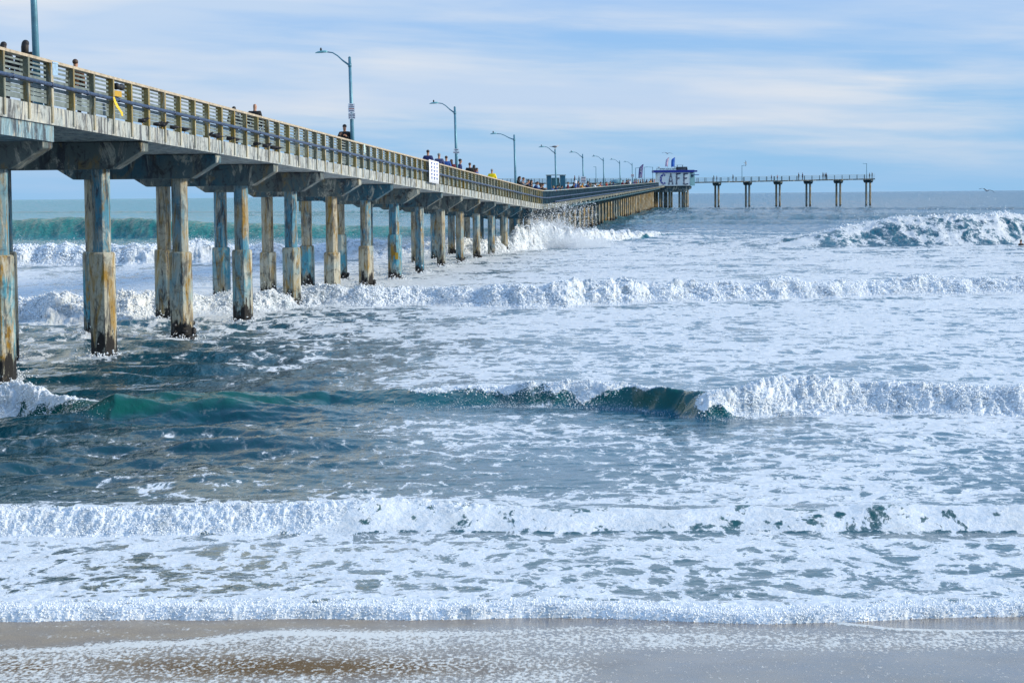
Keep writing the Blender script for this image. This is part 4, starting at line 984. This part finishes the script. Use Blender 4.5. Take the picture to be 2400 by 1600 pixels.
def web(sc):
    v_ = t.n('ShaderNodeTexVoronoi', feature='DISTANCE_TO_EDGE'); t.l(wa2.outputs[0], v_.inputs['Vector']); v_.inputs['Scale'].default_value = sc
    return t.math('SUBTRACT', 1.0, t.rng(v_.outputs['Distance'], 0, .32))
webs = t.math('ADD', t.math('MULTIPLY', mixf(wA, web(2.2), web(1.1)), .6), t.math('MULTIPLY', mixf(wA, web(5.5), web(2.9)), .4))
lace = t.math('MULTIPLY', t.math('SUBTRACT', webs, .52), .24)
nz = t.math('ADD', nz, t.math('MULTIPLY', lace, t.rng(YV, 70, 130, 1.0, .5)))
nz = t.math('MULTIPLY_ADD', nz, 1.75, -.375)
thr = t.math('ADD', nz, t.math('MULTIPLY', t.math('SUBTRACT', cv, .5), .86))
fine = t.noise(FW, 14, 5, .7); thr = t.math('ADD', thr, t.math('MULTIPLY', t.math('SUBTRACT', fine, .5), .09))
thr = t.math('ADD', thr, t.math('MULTIPLY', t.math('SUBTRACT', bk, 0), .25))
thick = t.rng(thr, .50, .575); film = t.math('MULTIPLY', t.rng(thr, .38, .52), .16); mask = t.math('MAXIMUM', thick, film)
mask = t.math('MULTIPLY', mask, t.rng(cv, .02, .10))
# water body colour, plus a dark reflection painted in at left
shallow = t.rng(YV, 26, 40, 1, 0)
wc = t.mix(shallow, (.001, .10, .17), (.035, .095, .11))
wc = t.mix(t.math('MULTIPLY', t.rng(YV, 34, 60, 1, 0), .25), wc, (.010, .045, .045))
xr = t.math('DIVIDE', sep.outputs[0], YV)
farc = t.mix(t.rng(xr, -.1, .06), (.02, .27, .28), (.001, .13, .26)); wc = t.mix(t.rng(YV, 170, 300), wc, farc)
refl_dk = t.math('MULTIPLY', t.rng(xr, .0, -.11), t.rng(YV, 33, 37)); refl_dk = t.math('MULTIPLY', refl_dk, t.rng(YV, 60, 100, 1, 0)); wc = t.mix(t.math('MULTIPLY', refl_dk, .7), wc, (.002, .030, .034))  # pier's dark reflection and shade painted into the left water colour
wc = t.mix(t.math('MULTIPLY', fc, .85), wc, t.mix(t.rng(YV, 60, 170), (.003, .085, .068), t.mix(t.rng(t.math('DIVIDE', sep.outputs[0], YV), -.05, .1), (.006, .20, .17), (.002, .10, .15))))
silt = t.noise(FW, .5, 3, .5); wc = t.mix(t.rng(silt, .4, .7, 0, .25), wc, (.012, .06, .08))
b.inputs['Roughness'].default_value = .06; b.inputs['Specular IOR Level'].default_value = .37; b.inputs['IOR'].default_value = 1.333
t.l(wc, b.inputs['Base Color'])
r1 = t.noise(t.map(P, (1, .55, 1), rot=(0, 0, .2)), 3.2, 5, .6); r2 = t.noise(t.map(P, (1, .5, 1), rot=(0, 0, -.15)), .9, 6, .62)
rp = t.math('ADD', t.math('MULTIPLY', r1, .35), r2)
bd = t.math('ADD', t.rng(YV, 30, 110, .05, .30), t.rng(YV, 110, 700, 0, 2.3))
t.l(t.bump(rp, .9, bd), b.inputs['Normal'])
fb = t.n('ShaderNodeBsdfPrincipled'); fn = t.noise(P, 9, 6, .75)
t.l(t.mix(t.rng(fn, .35, .7), (.76, .84, .91), (.97, .96, .94)), fb.inputs['Base Color']); fb.inputs['Roughness'].default_value = .65
fb.inputs['Specular IOR Level'].default_value = .25
t.l(t.bump(t.math('ADD', fn, t.math('MULTIPLY', t.noise(P, 3.0, 4, .6), 1.2)), .75, t.rng(YV, 25, 200, .05, .30)), fb.inputs['Normal'])
# thin foam lets the teal through on spilling crests
thin = t.noise(t.map(P, (1.6, 1.0, 1.2)), 1.1, 5, .7)
mixs = t.n('ShaderNodeMixShader'); mm = t.math('MULTIPLY', mask, t.rng(thin, .34, .56, t.math('MULTIPLY_ADD', bk, -.32, .80), 1.0)); t.l(mm, mixs.inputs[0]); t.l(b.outputs[0], mixs.inputs[1]); t.l(fb.outputs[0], mixs.inputs[2])
out = mt.node_tree.nodes['Material Output']; t.l(mixs.outputs[0], out.inputs['Surface'])
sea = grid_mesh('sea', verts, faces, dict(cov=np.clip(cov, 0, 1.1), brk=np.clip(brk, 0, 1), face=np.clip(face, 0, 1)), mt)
sea['kind'] = 'structure'; sea['label'] = 'blue green surf with white foam rolling to the beach'
zgrid = z
def sea_z(x, y):
    r = np.clip(np.searchsorted(YR, y), 0, nr-1); a = x/(YR[r]+6); c = np.clip(np.searchsorted(AC, a), 0, nc-1); return zgrid[r, c]
# ================================================================ SPRAY
def droplets(name, C, S, label, mat):
    """one small octahedron per drop"""
    n = len(C); base = np.array([[1, 0, 0], [-1, 0, 0], [0, 1, 0], [0, -1, 0], [0, 0, 1], [0, 0, -1]], np.float32)
    jit = 1+RNG.uniform(-.45, .45, (n, 6, 1)).astype(np.float32)
    V = C[:, None, :]+base[None]*S[:, None, None]*jit; fa = np.array([[0, 2, 4], [2, 1, 4], [1, 3, 4], [3, 0, 4], [2, 0, 5], [1, 2, 5], [3, 1, 5], [0, 3, 5]])
    Fa = (np.arange(n)[:, None, None]*6+fa[None]).reshape(-1, 3)
    o = grid_mesh(name, V.reshape(-1, 3).astype(np.float32), Fa, {}, mat); tag(o, label, 'spray', kind='stuff'); return o
mf, tf, bf = new_mat('spray_foam'); bf.inputs['Base Color'].default_value = (.82, .87, .92, 1); bf.inputs['Roughness'].default_value = .6
Cs = []; Ss = []
for wi, (nd, hs, sz, wide) in enumerate(((6000, .07, .004, .4), (12000, .09, .006, .6), (40000, .15, .011, 1.4), (34000, .16, .018, 2.4), (16000, .14, .022, 3.0))):
    a, yb, H, B, mea = DIST[wi]; u = RNG.uniform(-.26, .26, nd*2); bb = np.interp(u, a, B); hh = np.interp(u, a, H); y0 = np.interp(u, a, yb)
    ok = RNG.uniform(0, 1, nd*2) < bb; u, hh, y0 = u[ok][:nd], hh[ok][:nd], y0[ok][:nd]
    d = np.abs(RNG.normal(0, 1, len(u)))*wide*.8+.1; y = y0+d+(6.5 if wi == 4 else 0); x = u*y
    cl_ = perlin(x/ (wide*1.1), y/2., 90+wi); up_ = RNG.exponential(1, len(u))*hs*np.clip(.5+1.5*cl_, .08, 2)*hh
    zz = sea_z(x, y)+up_-.01
    Cs.append(np.stack([x, y, zz], -1)); Ss.append(sz*RNG.uniform(.5, 1.5, len(u)))
for wi, (nd, sz, w0, w1) in enumerate(((18000, .009, 0, 1.1), (34000, .014, 0, 1.7), (64000, .030, 0, 3.6), (44000, .055, 0, 5.0), (14000, .07, 6.5, 9.5))):
    a, yb, H, B, mea = DIST[wi]; u = RNG.uniform(-.25, .25, nd*2); bb = np.interp(u, a, B); y0 = np.interp(u, a, yb)
    ok = RNG.uniform(0, 1, nd*2) < bb; u, y0 = u[ok][:nd], y0[ok][:nd]; d = w0+(w1-w0)*RNG.beta(1.6, 1.6, len(u)); y = y0+d; x = u*y
    r_ = np.clip(np.searchsorted(YR, y), 0, nr-1); c_ = np.clip(np.searchsorted(AC, x/(YR[r_]+6)), 0, nc-1); ok = RNG.uniform(0, 1, len(u)) < brk[r_, c_]
    x, y = x[ok], y[ok]; S = sz*RNG.uniform(.35, 1.5, len(x))**1.3; pf_ = np.clip(.35+2.4*perlin(x/(sz*20), y/(sz*26), 950+wi), 0, 2.2)
    zz = sea_z(x, y)+sz*RNG.uniform(-.3, 1.6, len(x))*pf_; Cs.append(np.stack([x, y-sz*2*RNG.uniform(0, 1, len(x)), zz], -1)); Ss.append(S)
u = RNG.uniform(-.25, .25, 15000); d = RNG.beta(1.2, 2.5, 15000)*1.1+.03; y = np.interp(u, (np.array(xe)-1200)/F, edge_y)+.30*perlin(u*24.4/4.3, u*0, 69)+.20*perlin(u*24.4/1.9, u*0, 70)+.07*perlin(u*24.4/.8, u*0, 71)+d-.42
x = u*y; Ss.append(.009*RNG.uniform(.3, 1.6, len(x))); Cs.append(np.stack([x, y, sea_z(x, y)+.012*RNG.uniform(-.5, 1.5, len(x))], -1))
for i_ in range(-1, 15):
    for row_ in (0, 1):
        p_ = pt(J0+BAY*i_, OV+.06+row_*3.0); k_ = 260; an = RNG.uniform(0, 6.28, k_); rr_ = .40+.25*RNG.exponential(1, k_)*.6; x = p_.x+rr_*np.cos(an); y = p_.y+rr_*np.sin(an)*1.2-.1
        Cs.append(np.stack([x, y, sea_z(x, y)+.12*RNG.exponential(.5, k_)], -1)); Ss.append((.012+.00015*p_.y)*RNG.uniform(.4, 1.5, k_))
droplets('wave_spray', np.concatenate(Cs), np.concatenate(Ss), 'fine white spray thrown up along the breaking crests', mf)
# the big splash under the bend of the pier
n = 170000; px = RNG.beta(1.6, 2.6, n)*250+1205; Yd = RNG.uniform(184, 222, n); x = (px-1200)/F*Yd
hmax = np.interp(px, [1205, 1225, 1260, 1300, 1345, 1400, 1450], [.4, 1.5, 2.1, 1.8, 1.2, .7, .2])
zz = sea_z(x, Yd)*.6+hmax*(RNG.beta(1.0, 2.3, n)**1.0)*(1+.7*perlin(x/1.3, Yd/6., 201))
keep = zz < 3.6; C_a = np.stack([x, Yd, zz], -1)[keep]; S_a = (.008+.035*RNG.uniform(0, 1, n)**3)[keep]
n = 3600; px = RNG.beta(1.5, 1.6, n)*190+1215; Yd = RNG.uniform(178, 215, n); x = (px-1200)/F*Yd; zz = .8+3.0*RNG.uniform(0, 1, n)**.8; S_b = .014+.03*RNG.uniform(0, 1, n)**2
C_b = np.stack([x, Yd, zz], -1)
droplets('splash', np.concatenate([C_a, C_b]), np.concatenate([S_a, S_b]), 'burst of white spray where a wave hits the piles below the bend of the pier', mf)
# ================================================================ BEACH
sy = np.unique(np.concatenate([np.array([-200, -60, -20, 0, 8, 14, 17]), np.arange(18, 26.5, .035), np.arange(27, 60, 1.0), [80, 120, 200, 500, 2000, 12000]]))
sxx = np.unique(np.concatenate([np.array([-6000, -1000, -200, -60, -30, -16, -11]), np.arange(-8, 8, .03), [11, 16, 30, 60, 200, 1000, 6000]]))
SY, SX = np.meshgrid(sy, sxx, indexing='ij'); SZ = sand_z(SY)+.012*perlin(SX/1.7, SY/1.2, 301)*(SY < 30)*(SY > 10)
sxi = imx(SX, SY); syi = eyel(sxi)+F*(EYE-.1)/np.maximum(SY, 5)
# film of foam left by the last wave: upper boundary arc and bubbly field
arc = np.interp(sxi, [-300, 0, 300, 600, 820, 1000, 1300, 1500, 1800, 2000, 2400, 2700], [1545, 1530, 1512, 1488, 1478, 1482, 1472, 1468, 1475, 1475, 1475, 1475])+10*perlin(SX/1.0, SY/1.0, 303)
dv = syi-arc
band = np.exp(-((dv-10)/15)**2)*np.interp(sxi, [0, 300, 900, 1200, 1500, 2400], [.8, 1.0, 1.05, .75, .5, .3])
field = sstep(0, 25, dv)*(.62+.30*fbm(SX/1.0, SY/.8, 3, .5, 305))
dk = np.exp(-(((sxi-650)/520)**2+((syi-1590)/38)**2)); field = field-.30*dk
smooth_r = sstep(1250, 1500, sxi)*sstep(1520, 1560, syi); field = field*(1-.75*smooth_r)
band2 = np.exp(-((syi-(1512+12*np.sin(sxi/190)))/14)**2)*sstep(1500, 1700, sxi)*(.45+.4*perlin(SX/.9, SY/.7, 309))
hx_ = np.interp(sxi, [1960, 2000, 2100, 2250, 2400, 2600], [1461, 1466, 1482, 1487, 1486, 1480]); line = np.exp(-((syi-hx_)/5)**2)*sstep(1955, 1975, sxi)
dry = np.clip((1-sstep(-20, 8, dv)), 0, 1)*(1-sstep(900, 1300, sxi)); sf_dry = .30*dry*(.5+perlin(SX/.6, SY/.25, 333))
sf = np.clip(np.maximum.reduce([band, field, sf_dry, band2, line*1.1]), 0, 1)
brown = np.clip(dk*1.2+.8*np.exp(-(((sxi-30)/70)**2+((syi-1590)/25)**2)), 0, 1)  # mask for the brown reflection painted into the wet sand colour
SZ = SZ+.012*line+.004*band
i = np.arange(len(sy)-1)[:, None]*len(sxx)+np.arange(len(sxx)-1)[None, :]; n = len(sxx)
sfaces = np.stack([i, i+1, i+n+1, i+n], -1).reshape(-1, 4)
ms, t, b = new_mat('wet_sand'); P = t.pos(); fl = t.map(P, (1, .75, 1))
film, br_, dr_ = t.attr('film'), t.attr('brown'), t.attr('dry')
grain = t.noise(P, 90, 3, .7); mid = t.noise(P, 2.0, 4, .6)
c = t.mix(t.rng(mid, .35, .65), (.22, .165, .12), (.15, .13, .13)); c = t.mix(t.math('MULTIPLY', br_, .9), c, (.11, .052, .006))
c = t.mix(t.math('MULTIPLY', t.rng(grain, .42, .62), t.math('ADD', .25, t.math('MULTIPLY', dr_, .4))), c, (.55, .42, .26)); 
bub = t.math('MULTIPLY_ADD', t.noise(t.map(P, (1, .42, 1)), 24, 4, .62), 2.0, -.5); bub2 = t.noise(fl, 5, 4, .6)
th = t.math('ADD', t.math('ADD', t.math('MULTIPLY', bub, .75), t.math('MULTIPLY', bub2, .25)), t.math('MULTIPLY', t.math('SUBTRACT', film, .5), .55))
fm = t.math('MULTIPLY', t.rng(th, .43, .68), t.rng(film, .02, .12))
c_ro = t.math('MULTIPLY', br_, .45); t.l(t.rng(br_, 0, 1, .45, .05), b.inputs['Specular IOR Level'])
c = t.mix(fm, c, (.78, .76, .70)); t.l(c, b.inputs['Base Color'])
t.l(t.math('ADD', t.rng(t.noise(P, 1.3, 3), .35, .65, .05, .20), t.math('ADD', t.math('ADD', c_ro, t.math('MULTIPLY', fm, .4)), t.math('MULTIPLY', dr_, .3))), b.inputs['Roughness'])
t.l(t.bump(t.math('ADD', t.math('ADD', t.math('MULTIPLY', grain, .05), t.math('MULTIPLY', t.noise(fl, 1.2, 4, .5), .6)), t.math('MULTIPLY', fm, .5)), .35, .03), b.inputs['Normal'])
sand = grid_mesh('beach_sand', np.stack([SX, SY, SZ], -1).reshape(-1, 3).astype(np.float32), sfaces, dict(film=sf, brown=brown, dry=dry), ms)
sand['kind'] = 'structure'; sand['label'] = 'wet brown sand with bubbly foam film'
# ================================================================ SKY, SUN
SUN_AZ, SUN_EL = R(94), R(21)     # azimuth from +Y towards +X
wd = bpy.data.worlds.new('World'); scene.world = wd; wd.use_nodes = True; t = NT(wd.node_tree); bg = wd.node_tree.nodes['Background']
sky = t.n('ShaderNodeTexSky', sky_type='NISHITA'); sky.sun_disc = False; sky.sun_elevation = SUN_EL; sky.sun_rotation = SUN_AZ; sky.air_density = 1.0; sky.dust_density = 1.2; sky.ozone_density = 2.0
D = t.n('ShaderNodeTexCoord').outputs['Generated']; sp = t.n('ShaderNodeSeparateXYZ'); t.l(D, sp.inputs[0]); ZD = sp.outputs[2]
rotm = t.map(D, (1, 1, 1), rot=(0, R(-2.2), 0))
n1 = t.noise(t.map(rotm, (3.2, 3.2, 34)), 1.0, 5, .48, .35); n2 = t.noise(t.map(rotm, (11, 11, 120), (3, 1, 2)), 1.0, 6, .6, .3); n3 = t.noise(t.map(rotm, (3.2, 3.2, 17), (5, 8, 2)), 1.0, 3, .5, .2)
cl1 = t.math('ADD', t.math('ADD', t.math('MULTIPLY', n1, .5), t.math('MULTIPLY', n2, .2)), t.math('MULTIPLY', n3, .3))
cf = t.rng(cl1, .40, .62, smooth=True)
warm = t.rng(t.noise(t.map(rotm, (4, 4, 30), (9, 2, 7)), 1.0, 4, .5), .4, .62)
SKS = .10
gap = t.mix(t.rng(ZD, .0, .09), (1.9, 4.2, 6.5), (2.3, 4.0, 6.9))
cloud = t.mix(warm, (4.0, 5.1, 6.8), (6.5, 6.5, 6.7))
cc = t.mix(cf, gap, cloud)
low = t.rng(ZD, .004, .034, 1, 0); cc = t.mix(t.math('MULTIPLY', low, .62), cc, (2.2, 4.2, 6.7))
az = t.rng(t.math('DIVIDE', sp.outputs[0], t.math('MAXIMUM', sp.outputs[1], .05)), -.16, .02, smooth=True)
midc = t.mix(az, t.mix(cf, (3.6, 4.8, 5.6), (8.8, 8.3, 6.6)), t.mix(cf, (2.4, 4.6, 7.4), (5.6, 6.7, 7.9)))
cc = t.mix(t.rng(ZD, .09, .20, smooth=True), cc, midc)
cc = t.mix(t.rng(ZD, .32, .65, smooth=True), cc, (2.2, 4.1, 7.4))
mixsky = t.mix(.88, sky.outputs[0], cc); t.l(mixsky, bg.inputs['Color']); bg.inputs['Strength'].default_value = SKS
sl = bpy.data.lights.new('sun', 'SUN'); so = bpy.data.objects.new('sun', sl); col.objects.link(so); sl.energy = 3.0; sl.angle = R(9); sl.color = (1.0, .90, .72)
dv_ = Vector((math.sin(SUN_AZ)*math.cos(SUN_EL), math.cos(SUN_AZ)*math.cos(SUN_EL), math.sin(SUN_EL))); so.rotation_euler = dv_.to_track_quat('Z', 'Y').to_euler()
scene.view_settings.view_transform = 'Standard'; scene.view_settings.look = 'None'; scene.view_settings.exposure = 0.46; scene.view_settings.gamma = 1
scene.render.engine = 'CYCLES'
print('objects', len(bpy.data.objects))
